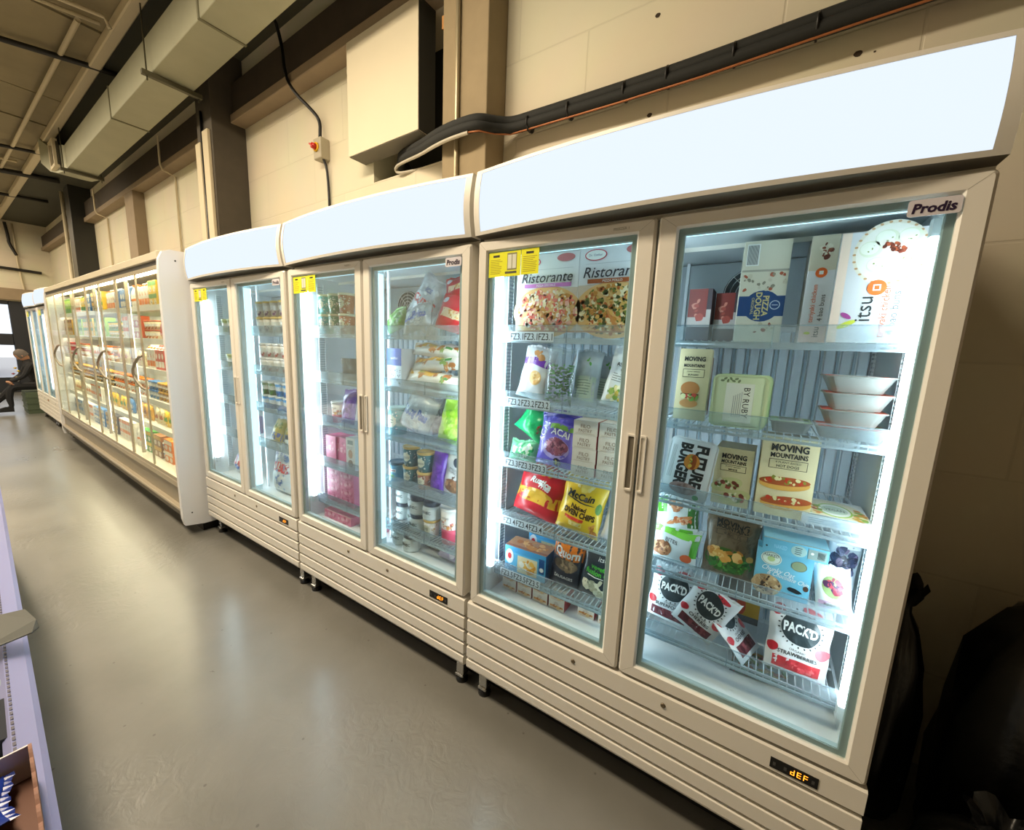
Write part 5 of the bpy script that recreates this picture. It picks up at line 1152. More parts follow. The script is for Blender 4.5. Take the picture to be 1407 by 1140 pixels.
for k, (xx, rr, ww_, hh, t) in enumerate(((-0.48, 0.30, 0.22, 0.20, ('Young Peas', '#3a62a8')), (-0.335, -0.28, 0.22, 0.19, ('GREEN BEANS', '#4a5f6a')))):
    o = settle(bag('ice_bag', ww_, hh, 0.09, FILM2, art_ice(t[0], t[1]), 95 + k), xx, 0.165 + 0.11 * k, S3, (-0.25, rr, 0)); add(o, ['clear ice filled bag with blue lettering at the left of the third shelf', 'clear ice filled bag slumped against the lime bag'][k], 'ice bag')
o = settle(bag('lime_bag', 0.19, 0.225, 0.08, '#9ed83c', lambda g, F, w, h: g.blobs(F, 0, h * .5, w * .4, h * .4, [mat('#c2ee74', .3), mat('#7fbf2c', .3), mat('#b2e052', .3)], 26, .022, .0008), 97), -0.19, 0.15, S3, (-0.15, 0.12, 0)); add(o, 'bright lime green bag at the right of the third shelf, middle freezer', 'food bag')
# ice cream tubs
tb = tub('ice_cream_tub', 0.046, 0.108, '#2f6f78', '#d9b25c', art_tub('#1f4f58', 'gelato'))
sp = [(-0.490, 0.17, S4 + .0005), (-0.490, 0.17, S4 + .1095), (-0.375, 0.185, S4 + .1005 - 0.0)]
many(tb, sp[:2], lambda i: 'patterned teal ice cream tub with a gold lid, %s of its pair' % ('lower', 'upper')[i], 'food tub', 'teal ice cream tubs')
o = settle(tub('ice_cream_tub', 0.046, 0.094, '#a8653f', '#d9b25c', art_tub('#8a4f30', None, '#c98a5e')), -0.385, 0.172, S4); add(o, 'brown ice cream tub with a gold lid under a teal one', 'food tub')
o = copy_tree(tb); o.location = (-0.385, 0.172, S4 + 0.0955); add(o, 'patterned teal ice cream tub standing on the brown tub', 'food tub', 'teal ice cream tubs')
def art_can(g, F, w, h): g.rect(F, -w * .75, h * .1, w * .75, h * .9, mat('#5fa8cc', .4), .0006, 16, 1); g.rect(F, -w * .3, h * .55, w * .3, h * .75, WHT, .001, 6, 1); g.rect(F, -w * .26, h * .62, w * .26, h * .68, col('#c9404a'), .0014, 6); g.ell(F, 0, h * .3, w * .22, h * .12, col('#8fbf5c'), .0012, 12, rings=2)
o = settle(tub('ice_cream_tub', 0.048, 0.11, '#5fa8cc', '#3f5a6c', art_can), -0.605, 0.175, S4); add(o, 'blue tub with a small white label, leftmost on the fourth shelf', 'food tub')
o = settle(bag('berry_bag', 0.095, 0.225, 0.06, '#6a2fae', lambda g, F, w, h: g.blobs(F, 0, h * .5, w * .36, h * .42, [mat('#7f42c4', .3, coat=.3), mat('#54209a', .3, coat=.3)], 14, .02, .0008), 99), -0.292, 0.16, S4, (-0.1, 0.05, 0)); add(o, 'narrow purple bag standing beside the gold lidded tubs', 'food bag')
def art_choc(g, F, w, h):
    g.ell(F, 0, h * .80, .022, .022, mat('#2c3a4c', .4), .001, 18, rings=2); g.txt(F, 'SMOOTHIE', 0, h * .62, .011, INK, .0012, maxw=w * .7); g.txt(F, 'POPSICLES', 0, h * .55, .011, INK, .0012, maxw=w * .7); g.ell(F, 0, h * .24, w * .42, h * .16, mat('#8a5a3a', .5), .0008, 18, rings=3); g.blobs(F, 0, h * .24, w * .38, h * .13, [col('#9c6a44'), col('#6f4226'), col('#c29468')], 34, .010, .0012); g.blobs(F, 0, h * .42, w * .3, h * .05, [col('#4a2a18')], 6, .008, .0012)
o = settle(bag('snack_bag', 0.150, 0.215, 0.05, '#e6e8ec', art_choc, 100), -0.185, 0.165, S4, (-0.12, 0.10, 0)); add(o, 'white bag picturing brown bites at the right of the fourth shelf, middle freezer', 'food bag')
def art_jar(t):
    def f(g, F, w, h):
        g.rect(F, -w * .75, h * .12, w * .75, h * .82, col('#dfe6e4'), .0008, 18, 1); g.txt(F, t, 0, h * .58, h * .20, INK, .0014, bold=.03, maxw=w * .6); g.lines(F, -w * .3, h * .2, w * .3, h * .42, 3, GREYP, .0014)
    return f
jr = jar('food_jar', 0.049, 0.098, '#c9d3d2', '#2f3b4c', art_jar('BEHEC'))
js = [(x_, y_, S5 + z_) for z_ in (0, .0985) for x_, y_ in ((-0.625, 0.24), (-0.525, 0.24), (-0.44, 0.175))]
many(jr, [(a, b, c + .0005) for a, b, c in js], lambda i: 'dark lidded white jar on the fifth shelf, %s, %s' % (('left column', 'middle column', 'front column by the gold tub')[i % 3], ('below', 'on top')[i // 3]), 'food jar', 'dark lidded jars on the fifth shelf')
o = settle(tub('ice_cream_tub', 0.046, 0.095, '#efe9e2', '#d9b25c', art_tub('#c9a86a')), -0.335, 0.17, S5); add(o, 'white tub with a gold lid under a dark lidded jar, fifth shelf', 'food tub')
o = copy_tree(jr); o.location = (-0.335, 0.17, S5 + 0.0965); add(o, 'dark lidded white jar standing on the gold lidded tub', 'food jar', 'dark lidded jars on the fifth shelf')
def art_pk(g, F, w, h): g.rect(F, -w * .72, 0, w * .72, h * .45, col('#d9546c'), .0006, 16, 1); g.blobs(F, 0, h * .6, w * .6, h * .15, [col('#e8a04a'), col('#6a4a34'), col('#cf5a4a')], 16, .008, .001); g.txt(F, 'sorbet', 0, h * .8, .014, INK, .001, maxw=w * .7)
o = settle(tub('ice_cream_tub', 0.060, 0.195, '#f0eae6', '#f0ece6', art_pk), -0.205, 0.18, S5); add(o, 'tall pink and white tub at the right of the fifth shelf, middle freezer', 'food tub')
for k, xx in enumerate((-0.575, -0.465)):
    o = copy_tree(jr); o.location = (xx, 0.17 - 0.02 * k, FL + .0005); add(o, ['dark lidded jar on the freezer floor, the left one', 'dark lidded jar on the freezer floor, the right one'][k], 'food jar', 'jars on the middle freezer floor')
PUR = [mat('#7a5a9c', .4), mat('#5a4078', .4), mat('#a890c4', .4)]
o = settle(bag('berry_bag', 0.15, 0.13, 0.07, FILM, None, 101, 1.0, (PUR, 40, 0.016)), -0.345, 0.20, FL, (-1.1, 0, 0)); add(o, 'clear bag of purple fruit on the floor of the middle freezer, right of the jars', 'food bag')
o = settle(bag('berry_bag', 0.17, 0.11, 0.07, '#b9b0d2', lambda g, F, w, h: g.blobs(F, 0, h * .5, w * .42, h * .4, [col('#e2dff0'), mat('#9a84be', .3)], 26, .014, .0008), 102), -0.205, 0.165, FL, (-0.7, 0.1, 0)); add(o, 'crumpled lilac and white bag on the floor at the right of the middle freezer', 'food bag')

# middle freezer, left door
cols = (('#5fb8b8', '#d9e2de'), ('#5f9a7c', '#d9e2de'), ('#b06a44', '#d9c9a4'))
nm3 = ('teal', 'green', 'rust')
for c in range(3):
    t = tub('ice_cream_tub', 0.047, 0.115, cols[c][0], '#d8d2b0', art_tub(cols[c][1]))
    many(t, [(-1.185 + c * 0.100, 0.165, S1 + .0005), (-1.185 + c * 0.100, 0.165, S1 + .1165)], lambda i, c=c: '%s ice cream tub in the %s row on the top shelf, middle freezer left door' % (nm3[c], ('lower', 'upper')[i]), 'food tub', nm3[c] + ' tubs on the top shelf')
g = G(); g.loops([[(p[0] * k, p[2] * k, z) for p in rrect(-.09, .09, -.07, .07, 0, .015)] for k, z in ((.86, 0), (1, .13), (.96, .13), (.84, .005))], FILM, cap0=True, cap1=True)
cb = g.build('clear_container'); cb.location = (-0.945, 0.21, S2 + .0005); add(cb, 'clear plastic container with frosted food on the second shelf of the middle freezer', 'container')
g = G(); rd = random.Random(4)
for k in range(30): x0, y0, z0 = rd.uniform(-.065, .065), rd.uniform(-.05, .05), rd.uniform(.01, .075); g.lathe([(0, -.012), (.012, -.006), (.014, .004), (.006, .012), (0, .013)], mat(('#9aa58a', '#c9cfc4', '#6f7a66')[k % 3], .5), 7, (x0, y0, z0))
g.build('contents', cb)
o = settle(bag('berry_bag', 0.12, 0.20, 0.06, '#5c3a9c', lambda g, F, w, h: g.blobs(F, 0, h * .5, w * .36, h * .38, [mat('#7a4fc0', .3, coat=.3), mat('#43247c', .3, coat=.3)], 16, .02, .0008), 104), -0.985, 0.15, S3, (-0.12, 0.05, 0)); add(o, 'purple foil bag on the third shelf behind the middle left door', 'food bag')
o = settle(tub('food_tub', 0.048, 0.13, '#e6e4e4', '#dfe6ea', art_pk), -1.085, 0.165, S3); add(o, 'white tub left of the purple foil bag', 'food tub')
def art_pink(g, F, Ft, Fs, w, d, h): g.blobs(F, 0, h * .5, w * .42, h * .42, [col('#d96a94'), col('#f0b4c8'), col('#b83a6c')], 26, .010, .0006, box=True)
p = carton('pink_box', 0.10, 0.10, 0.175, '#d8628e', art_pink)
many(p, [(-1.135, 0.18, S4 + .0005), (-1.030, 0.19, S4 + .0005)], lambda i: 'tall pink box on the fourth shelf of the middle freezer, %s of two' % ('left', 'right')[i], 'food box', 'tall pink boxes')
def art_wc(g, F, Ft, Fs, w, d, h): g.rect(F, -w * .3, h * .8, w * .3, h * .93, col('#8a9a9c'), .0006); g.ell(F, 0, h * .5, w * .25, h * .14, col('#b89a84'), .0008, 14); g.ell(F, 0, h * .2, w * .28, h * .12, col('#8c7a6c'), .0008, 14); g.lines(F, -w * .35, h * .64, w * .35, h * .74, 2, GREYP, .0008)
o = settle(carton('dessert_box', 0.085, 0.09, 0.195, '#dfe4e4', art_wc), -0.915, 0.16, S4); add(o, 'slim white box beside the tall pink boxes', 'food box')
p = carton('pink_box', 0.135, 0.12, 0.052, '#dd7fa2', art_pink)
sp = [(-1.12 + c * 0.14, 0.19, S5 + .0005 + r * .053) for c in range(2) for r in range(4)]
many(p, sp, lambda i: 'flat pink box on the fifth shelf, %s stack, %s' % (('left', 'right')[i // 4], ('bottom', 'second up', 'third up', 'top')[i % 4]), 'food box', 'flat pink boxes on the fifth shelf')
sp = [(-1.13 + c * 0.14, 0.17, FL + .0005 + r * .053) for c in range(3) for r in range(1)]
km = kmap()
for i, s in enumerate(sp):
    o = copy_tree(p, None, km); o.location = s; add(o, 'flat pink box on the middle freezer floor, the %s one' % ('left', 'centre', 'right')[i], 'food box', 'flat pink boxes on the freezer floor')

# ------------------------------------------------------------------ far one of the near three: right door, then left
def art_pot(c, w2=None):
    def f(g, F, w, h): g.rect(F, -w * .6, h * .45, w * .6, h * .8, WHT, .0006, 14, 1); g.blobs(F, 0, h * .3, w * .5, h * .2, [col(c)], 12, w * .08, .001); g.lines(F, -w * .4, h * .5, w * .4, h * .75, 3, GREYP, .001)
    return f
t = tub('ice_cream_tub', 0.048, 0.105, '#d9cfc4', '#d2b060', art_pot('#6a3f6c'))
sp = [(-2.005 + c * .10, 0.16, S1 + .0005 + r * .106) for c in range(4) for r in range(2)]
many(t, sp, lambda i: 'cream tub with a gold lid, top shelf of the third freezer, %s column, %s' % (nth[i // 2], ('lower', 'upper')[i % 2]), 'food tub', 'gold lidded tubs in the third freezer')
t = tub('yogurt_tub', 0.044, 0.098, '#e4dedc', '#e9e4e2', art_pot('#a84a4c'))
sp = [(-1.995 + c * .094, 0.16, S2 + .0005 + r * .099) for c in range(4) for r in range(2)]
many(t, sp, lambda i: 'white tub with a red mark, second shelf of the third freezer, %s column, %s' % (nth[i // 2], ('lower', 'upper')[i % 2]), 'food tub', 'white tubs in the third freezer')
t1 = tub('ice_cream_tub', 0.044, 0.098, '#3f8fd0', '#e2e8ea', art_pot('#2f62b0')); t2 = tub('ice_cream_tub', 0.044, 0.098, '#5c7a5a', '#e2e8ea', art_pot('#4a8a3c'))
spb = [(-1.995 + c * .094, 0.16, S3 + .0005 + r * .099) for c in (2, 3, 0, 1) for r in range(2)]
many(t1, spb[:4] + [spb[4], spb[6]], lambda i: 'blue tub on the third shelf of the third freezer, ' + ('third column, lower', 'third column, upper', 'fourth column, lower', 'fourth column, upper', 'first column, lower', 'second column, lower')[i], 'food tub', 'blue tubs in the third freezer')
many(t2, [spb[5], spb[7]], lambda i: 'green and white tub on the third shelf of the third freezer, %s column, upper' % ('first', 'second')[i], 'food tub', 'green tubs in the third freezer')
def art_by(g, F, w, h): g.rect(F, -w * .48, 0, w * .48, h * .45, mat('#4a5fa8', .3, coat=.3), .0006, 8, 3); g.blobs(F, 0, h * .7, w * .4, h * .2, [mat('#c9b04a', .3), mat('#7a8a3c', .3), mat('#e0d08a', .3)], 26, .014, .0008)
for k in range(2):
    o = settle(bag('pasta_bag', 0.145, 0.17 - .02 * k, 0.07, '#b8a860', art_by, 110 + k), -1.93 + k * 0.14, 0.16 + .02 * k, S4, (-0.3, 0.1 - .2 * k, 0)); add(o, 'yellow and blue bag on the fourth shelf of the third freezer, the %s one' % ('left', 'right')[k], 'food bag', 'yellow and blue bags')
o = copy_tree(jr); o.location = (-1.70, 0.16, S4 + .0005); add(o, 'dark lidded white jar at the right end of the third freezer, fourth shelf', 'food jar')
def art_cube(g, F, w, h):
    g.blobs(F, 0, h * .5, w * .44, h * .46, [mat('#d9e4ea', .3), mat('#8fa9d0', .3), WHT], 50, .022, .0006); g.txt(F, 'CUBES', 0, h * .58, .062, mat('#cf3440', .4), .0016, bold=.05, maxw=w * .8); g.txt(F, 'Party Ice', 0, h * .85, .034, mat('#2f5fb8', .4), .0016, maxw=w * .7)
    g.blobs(F, 0, h * .28, w * .3, h * .1, [mat('#3a66b8', .4)], 14, .014, .0014)
for k, (xx, y_) in enumerate(((-1.87, 0.17), (-1.96, 0.30))):
    o = settle(bag('ice_bag', 0.27 - .06 * k, 0.34, 0.12, '#dfe6ea', art_cube, 112 + k), xx, y_, FL, (-0.1, 0.03, 0)); add(o, ['big white bag of ice cubes with red lettering, floor of the third freezer', 'big bag of ice cubes behind the red lettered one'][k], 'ice bag')
# left door of the third freezer: nearly empty shelves, ice bags on its floor
t = tub('food_tub', 0.045, 0.10, '#8a9a5c', '#c9cf9c', art_pot('#5a7a3c'))
many(t, [(-2.44, 0.17, S1 + .0005), (-2.34, 0.17, S1 + .0005), (-2.42, 0.18, S2 + .0005)], lambda i: ('olive tub on the top shelf behind the far left door, left one', 'olive tub on the top shelf behind the far left door, right one', 'olive tub alone on the second shelf behind the far left door')[i], 'food tub', 'olive tubs')
o = settle(carton('dessert_box', 0.09, 0.10, 0.17, '#5f8f9c', art_wc), -2.30, 0.2, S3); add(o, 'grey blue box on the third shelf behind the far left door', 'food box')
o = settle(carton('dessert_box', 0.10, 0.10, 0.14, '#8a7f9c', art_wc), -2.25, 0.22, S4); add(o, 'mauve box on the fourth shelf behind the far left door', 'food box')
for k, (xx, z_) in enumerate(((-2.44, 0.0), (-2.36, 0.165))):
    o = settle(bag('ice_bag', 0.22, 0.155, 0.11, '#e2e8ec', art_cube, 115 + k), xx, 0.19 + 0.02 * k, FL + z_, (-0.25, 0.15 - .3 * k, 0)); add(o, 'white ice bag behind the far left door, %s of two' % ('lower', 'upper')[k], 'ice bag', 'ice bags behind the far left door')

# slide each door's goods along its shelves to where they stand
for o in bpy.data.objects:
    if o.parent is None and 'category' in o and o.type == 'MESH' and 0.1 < o.location.y < 0.45 and 0.5 < o.location.z < 2.0:
        x = o.location.x
        if -0.70 < x < -0.15: o.location.x -= 0.055
        elif -1.25 < x < -0.90: o.location.x -= 0.088
        elif -2.10 < x < -1.60: o.location.x -= 0.022
        elif -2.50 < x < -2.20: o.location.x -= 0.17

# a few packs in the far pair of freezers
km = kmap()
for q, c in enumerate(far):
    for k in range(6):
        o = copy_tree((t1, t, tb)[(q + k) % 3], None, km)
        lx = 0.2 + (k % 3) * 0.42; lz = SHELF_Z[(k * 2 + q) % 5] + .0005
        o.matrix_world = c.matrix_world @ Matrix.Translation((lx, 0.2, lz)); add(o, 'tub seen through the blue lit glass of the %s far freezer, %s third, %s shelf' % (('nearer', 'farther')[q], ('left', 'middle', 'right')[k % 3], nth[(k * 2 + q) % 5].replace('leftmost', 'top')), 'food tub', 'tubs in the far freezers')

# ------------------------------------------------------------------ the long chiller with warm light and eight glass doors
CX0, CX1 = -8.0, -2.895
LDOOR = (CX1 - CX0) / 8
CWHITE = mat('#dfe1e4', 0.35, name='chiller_white'); CGREY = mat('#8f8675', 0.4, metal=0.4, name='chiller_trim'); CALU = mat('#b8ad97', 0.35, metal=0.5, name='satin_aluminium')
ch = empty('glass_door_chiller', BM); tag(ch, 'long warm lit multideck chiller with eight glass doors and curved bar handles', 'chiller')
for n_, (x0, x1) in enumerate(((CX1, CX1 + 0.05), (CX0 - 0.04, CX0))):
    g = G(); pts = [(-0.150, 0.10), (-0.163, 0.16), (-0.165, 0.6), (-0.165, 2.10), (-0.158, 2.20), (-0.135, 2.255), (-0.09, 2.275), (0.60, 2.275), (0.60, 0.08), (-0.02, 0.08)]
    g.add([(x0, y, z) for y, z in pts] + [(x1, y, z) for y, z in pts], [tuple(range(len(pts))), tuple(range(len(pts), 2 * len(pts)))] + [(i, (i + 1) % len(pts), len(pts) + (i + 1) % len(pts), len(pts) + i) for i in range(len(pts))], CWHITE)
    ep = g.build('end_panel', ch)
    if n_ == 0:
        for y, z in ((-0.10, 0.2), (-0.06, 2.20)):
            g = G(); g.lathe([(0, 0), (0.006, 0), (0.005, 0.002), (0, 0.002)], BLACK, 10); o = g.build('screw', ep); o.location = (x1, y, z); o.rotation_euler = (0, math.pi / 2, 0)
g = G(); g.box(CX0, CX1, 0.50, 0.60, 0.12, 2.2, INNER); g.box(CX0, CX1, -0.10, 0.50, 2.17, 2.24, CGREY); g.box(CX0, CX1, -0.10, 0.50, 0.12, 0.44, mat('#d8d2c0', .5)); g.build('cabinet', ch)
g = G(); g.box(CX0, CX1, -0.155, -0.10, 2.20, 2.262, mat('#c6bda6', .45), .006); g.box(CX0, CX1, -0.14, -0.10, 2.165, 2.20, BLACK); g.build('top_trim', ch)
g = G(); g.box(CX0, CX1, -0.15, -0.10, 0.40, 0.455, CALU, .006); g.box(CX0, CX1, -0.13, -0.10, 0.24, 0.40, CGREY); g.box(CX0, CX1, -0.165, -0.10, 0.215, 0.245, CALU, .006); g.box(CX0, CX1, -0.125, -0.10, 0.13, 0.215, mat('#6f675a', .5)); g.build('bumper_rail', ch)
g = G(); g.box(CX0, CX1, -0.02, 0.6, 0.0, 0.13, BLACK); g.build('plinth', ch)
CSH = (1.90, 1.605, 1.325, 1.03, 0.77)
for z in CSH:
    g = G(); g.box(CX0 + .01, CX1 - .01, -0.02, 0.49, z - 0.012, z, mat('#ece9de', .4)); s = g.build('shelf', ch)
    g = G(); g.box(CX0 + .01, CX1 - .01, -0.035, -0.02, z - 0.042, z + 0.006, mat('#f2efe4', .35)); g.build('price_rail', s)
    g = G(); g.box(CX0 + .02, CX1 - .02, -0.01, 0.01, z - 0.022, z - 0.0125, WARM_LED); g.build('glow_strip', s)
g = G(); g.box(CX0 + .02, CX1 - .02, -0.07, -0.04, 2.155, 2.168, WARM_LED); g.build('glow_strip', ch)
for i in range(8):
    xr = CX1 - i * LDOOR; xl = xr - LDOOR
    wide = 0.028 if i % 2 == 0 else 0.010; wl = 0.010 if i % 2 == 0 else 0.028
    g = G(); L = []
    a, b = xl + .003, xr - .003
    g.loops([rrect(a, b, 0.462, 2.163, y, .004, 1) for y in (-0.140, -0.150)] + [rrect(a + wl, b - wide, 0.462 + .028, 2.163 - .03, y, .002, 1) for y in (-0.150, -0.140)], CALU, close=True)
    d = g.build('door', ch)
    g = G(); g.box(a + wl - .002, b - wide + .002, -0.147, -0.143, 0.488, 2.135, GLASS); g.build('glass_pane', d)
    if i % 2 == 1:      # curved pull on the meeting stile of each pair
        hx = xr - 0.012; g = G()
        pts = [(hx, -0.150, 1.165), (hx - .004, -0.166, 1.18)] + [(hx - 0.012 - 0.085 * math.sin(math.pi * t_ / 10), -0.172 - 0.028 * math.sin(math.pi * t_ / 10), 1.185 + 0.26 * t_ / 10) for t_ in range(11)] + [(hx - .004, -0.166, 1.452), (hx, -0.150, 1.465)]
        g.tube(pts, 0.0115, mat('#8d8578', .3, metal=.6), 8); g.build('handle', d)
    # lit upright behind each door edge
    if i % 2 == 0 and i: 
        g = G(); g.box(xr - .012, xr + .012, -0.085, -0.06, 0.47, 2.15, CALU); g.build('upright', ch)
        g = G(); g.box(xr - .003, xr + .003, -0.058, -0.053, 0.5, 2.12, WARM_SOFT); g.build('glow_strip', ch)
# what the chiller holds
def mk_bottle(c, cap, r=0.034, h=0.225):
    g = G(); g.lathe([(0, 0), (r * .92, 0), (r, .008), (r, h * .58), (r * .82, h * .72), (r * .42, h * .86), (r * .40, h * .93), (0, h * .93)], col(c, .25), 12)
    F = lambda u, v, o: ((r + o) * math.sin(u / r), -(r + o) * math.cos(u / r), v); g.rect(F, -r * 1.5, h * .18, r * 1.5, h * .48, WHT, .0006, 8, 1); g.rect(F, -r * 1.2, h * .3, r * 1.2, h * .4, col(cap), .001, 8, 1)
    o = g.build('bottle'); g = G(); g.lathe([(0, h * .92), (r * .45, h * .92), (r * .45, h), (0, h)], col(cap, .4), 10); g.build('cap', o); return o
def mk_carton(c, c2, w=0.075, h=0.225):
    g = G(); x = w / 2; k = h * .80; B = col(c)
    g.add([(-x, -x, 0), (x, -x, 0), (x, x, 0), (-x, x, 0), (-x, -x, k), (x, -x, k), (x, x, k), (-x, x, k), (-x, 0, h * .94), (x, 0, h * .94), (-x, 0, h), (x, 0, h)], [(0, 1, 5, 4), (1, 2, 6, 5), (2, 3, 7, 6), (3, 0, 4, 7), (4, 5, 9, 8), (6, 7, 8, 9), (5, 6, 9), (7, 4, 8), (8, 9, 11, 10)], B)
    F = lambda u, v, o: (u, -x - o, v); g.rect(F, -x, h * .1, x, h * .34, col(c2), .0006); g.ell(F, 0, h * .55, x * .7, x * .7, WHT, .0008, 14); g.blobs(F, 0, h * .55, x * .5, x * .5, [col(c2), col('#e0a030')], 8, .008, .0012)
    o = g.build('drink_carton'); g = G(); g.lathe([(0, 0), (.012, 0), (.012, .010), (0, .010)], col(c2), 10); q = g.build('cap', o); q.location = (0, -x * .55, h * .87); q.rotation_euler = (0.9, 0, 0); return o
def mk_box(c, c2, w=0.10, h=0.11):
    def a(g, F, Ft, Fs, w, d, h): g.rect(F, -w * .5, h * .6, w * .5, h * .95, col(c2), .0005); g.ell(F, 0, h * .32, w * .3, h * .22, WHT, .0007, 14); g.blobs(F, 0, h * .32, w * .2, h * .15, [col(c2), col('#d99a3c')], 6, .01, .001)
    return carton('food_box', w, 0.09, h, c, a, flap=False)
def mk_jug(c, cap): return mk_bottle(c, cap, 0.048, 0.24)
def mk_pot(c, lid): return tub('food_pot', 0.043, 0.085, c, lid, art_pot(lid))
def mk_pack(c, c2):
    return bag('food_packet', 0.12, 0.15, 0.05, c, lambda g, F, w, h: (g.rect(F, -w * .45, h * .4, w * .45, h * .7, col(c2), .0006, 6, 3), g.blobs(F, 0, h * .2, w * .35, h * .12, [col('#d9a04a'), WHT], 10, .012, .001)), 7, 1.0)
KIND = {'bottle': (mk_bottle, 'bottle', 0.078, 'bottle'), 'carton': (mk_carton, 'drink carton', 0.085, 'carton'), 'box': (mk_box, 'food box', 0.112, 'box'), 'jug': (mk_jug, 'jug', 0.108, 'jug'), 'pot': (mk_pot, 'food pot', 0.096, 'pot'), 'packet': (mk_pack, 'food packet', 0.135, 'packet')}
CN = {'orange': '#e87a1c', 'red': '#c9302a', 'yellow': '#f0c22c', 'green': '#3f8f3c', 'white': '#efece2', 'blue': '#3f7fc0', 'brown': '#8a5a34', 'cream': '#e9dcb4', 'gold': '#d9a53c', 'lime': '#9cc83c', 'pink': '#d97a8c', 'dark': '#3c3430', 'grey': '#9aa0a4', 'rust': '#b8562c'}
C2 = {'orange': 'white', 'red': 'white', 'yellow': 'green', 'green': 'yellow', 'white': 'orange', 'blue': 'white', 'brown': 'gold', 'cream': 'rust', 'gold': 'brown', 'lime': 'green', 'pink': 'red', 'dark': 'gold', 'grey': 'blue', 'rust': 'cream'}
PLAN = {  # door -> shelf -> runs from the near (right) end to the far end
 0: [[('box', 'red', 2), ('box', 'orange', 1), ('box', 'green', 2)], [('bottle', 'green', 1), ('carton', 'white', 1), ('carton', 'blue', 1), ('bottle', 'red', 2), ('bottle', 'orange', 2)], [('carton', 'yellow', 3), ('carton', 'white', 1), ('carton', 'red', 2)],
     [('bottle', 'green', 2), ('bottle', 'rust', 3), ('bottle', 'brown', 2)], [('bottle', 'white', 3), ('bottle', 'brown', 2), ('jug', 'yellow', 1)], [('jug', 'green', 2), ('packet', 'grey', 2)]],
 1: [[('box', 'yellow', 2), ('carton', 'white', 3)], [('packet', 'pink', 1), ('pot', 'cream', 4)], [('carton', 'red', 3), ('carton', 'white', 2)], [('pot', 'brown', 3), ('pot', 'grey', 2)], [('packet', 'yellow', 2), ('packet', 'cream', 2)], [('box', 'orange', 2), ('pot', 'blue', 1), ('box', 'brown', 2)]],
 2: [[('bottle', 'white', 3), ('carton', 'blue', 3)], [('box', 'rust', 3), ('box', 'white', 2)], [('packet', 'cream', 4)], [('pot', 'white', 5)], [('packet', 'gold', 4)], [('box', 'green', 3), ('jug', 'white', 1)]],
 3: [[('carton', 'blue', 2), ('carton', 'white', 4)], [('pot', 'yellow', 5)], [('packet', 'cream', 3), ('pot', 'gold', 1)], [('pot', 'white', 5)], [('packet', 'blue', 2), ('packet', 'yellow', 2)], [('box', 'white', 4)]],
 4: [[('box', 'yellow', 2), ('box', 'dark', 2)], [('box', 'lime', 4)], [('pot', 'white', 4)], [('pot', 'dark', 5)], [('packet', 'yellow', 3)], [('box', 'dark', 4)]],
 5: [[('box', 'blue', 2), ('carton', 'yellow', 2)], [('box', 'yellow', 4)], [('packet', 'white', 3)], [('pot', 'dark', 4)], [('box', 'white', 4)], [('box', 'blue', 3)]],
 6: [[('carton', 'white', 4)], [('box', 'lime', 4)], [('pot', 'cream', 4)], [('pot', 'brown', 4)], [('packet', 'white', 3)], [('box', 'white', 3)]],
 7: [[('carton', 'lime', 4)], [('box', 'gold', 4)], [('pot', 'pink', 4)], [('pot', 'dark', 4)], [('packet', 'cream', 3)], [('box', 'grey', 3)]]}
PRO = {}; km = None
ordn = ('first', 'second', 'third', 'fourth', 'fifth', 'sixth', 'seventh', 'eighth'); shn = ('top', 'second', 'third', 'fourth', 'fifth', 'bottom')
used = set(); kmc = {}
for dr, rows in PLAN.items():
    for r, runs in enumerate(rows):
        zb = (CSH + (0.4405,))[r] + .0006; x = CX1 - dr * LDOOR - 0.035
        used_w = sum(KIND[k][2] * n for k, c, n in runs)
        for k, c, n in runs:
            if (k, c) == runs[-1][:2]: n += max(0, int((0.585 - used_w) / KIND[k][2]))
            fn, cat_, step, word = KIND[k]
            if (k, c) not in PRO:
                before = set(bpy.data.objects); PRO[k, c] = fn(CN[c], CN[C2[c]])
            src = PRO[k, c]
            stack = 2 if k in ('box', 'pot') else 1
            for i in range(n):
                for lv in range(stack):
                    if id(src) not in used and (k, c) not in used: o = src; used.add((k, c))
                    else:
                        if (k, c) not in kmc: kmc[k, c] = {src.name: [q for q in src.children]}
                        o = copy_tree(src, None, kmc[k, c])
                    hz = {'box': .1105, 'pot': .0865}.get(k, 0) * lv
                    yy = 0.040 if k not in ('jug',) else 0.045
                    o.matrix_world = BM @ Matrix.Translation((x - step / 2, yy, zb + hz)) @ Matrix.Rotation(0.04 * math.sin(x * 37), 4, 'Z')
                    tag(o, '%s %s on the %s shelf behind the %s glass door from the white end panel' % (c, word, shn[r], ordn[dr]), cat_, '%s %ss, %s shelf, %s chiller door' % (c, word, shn[r], ordn[dr]))
                x -= step

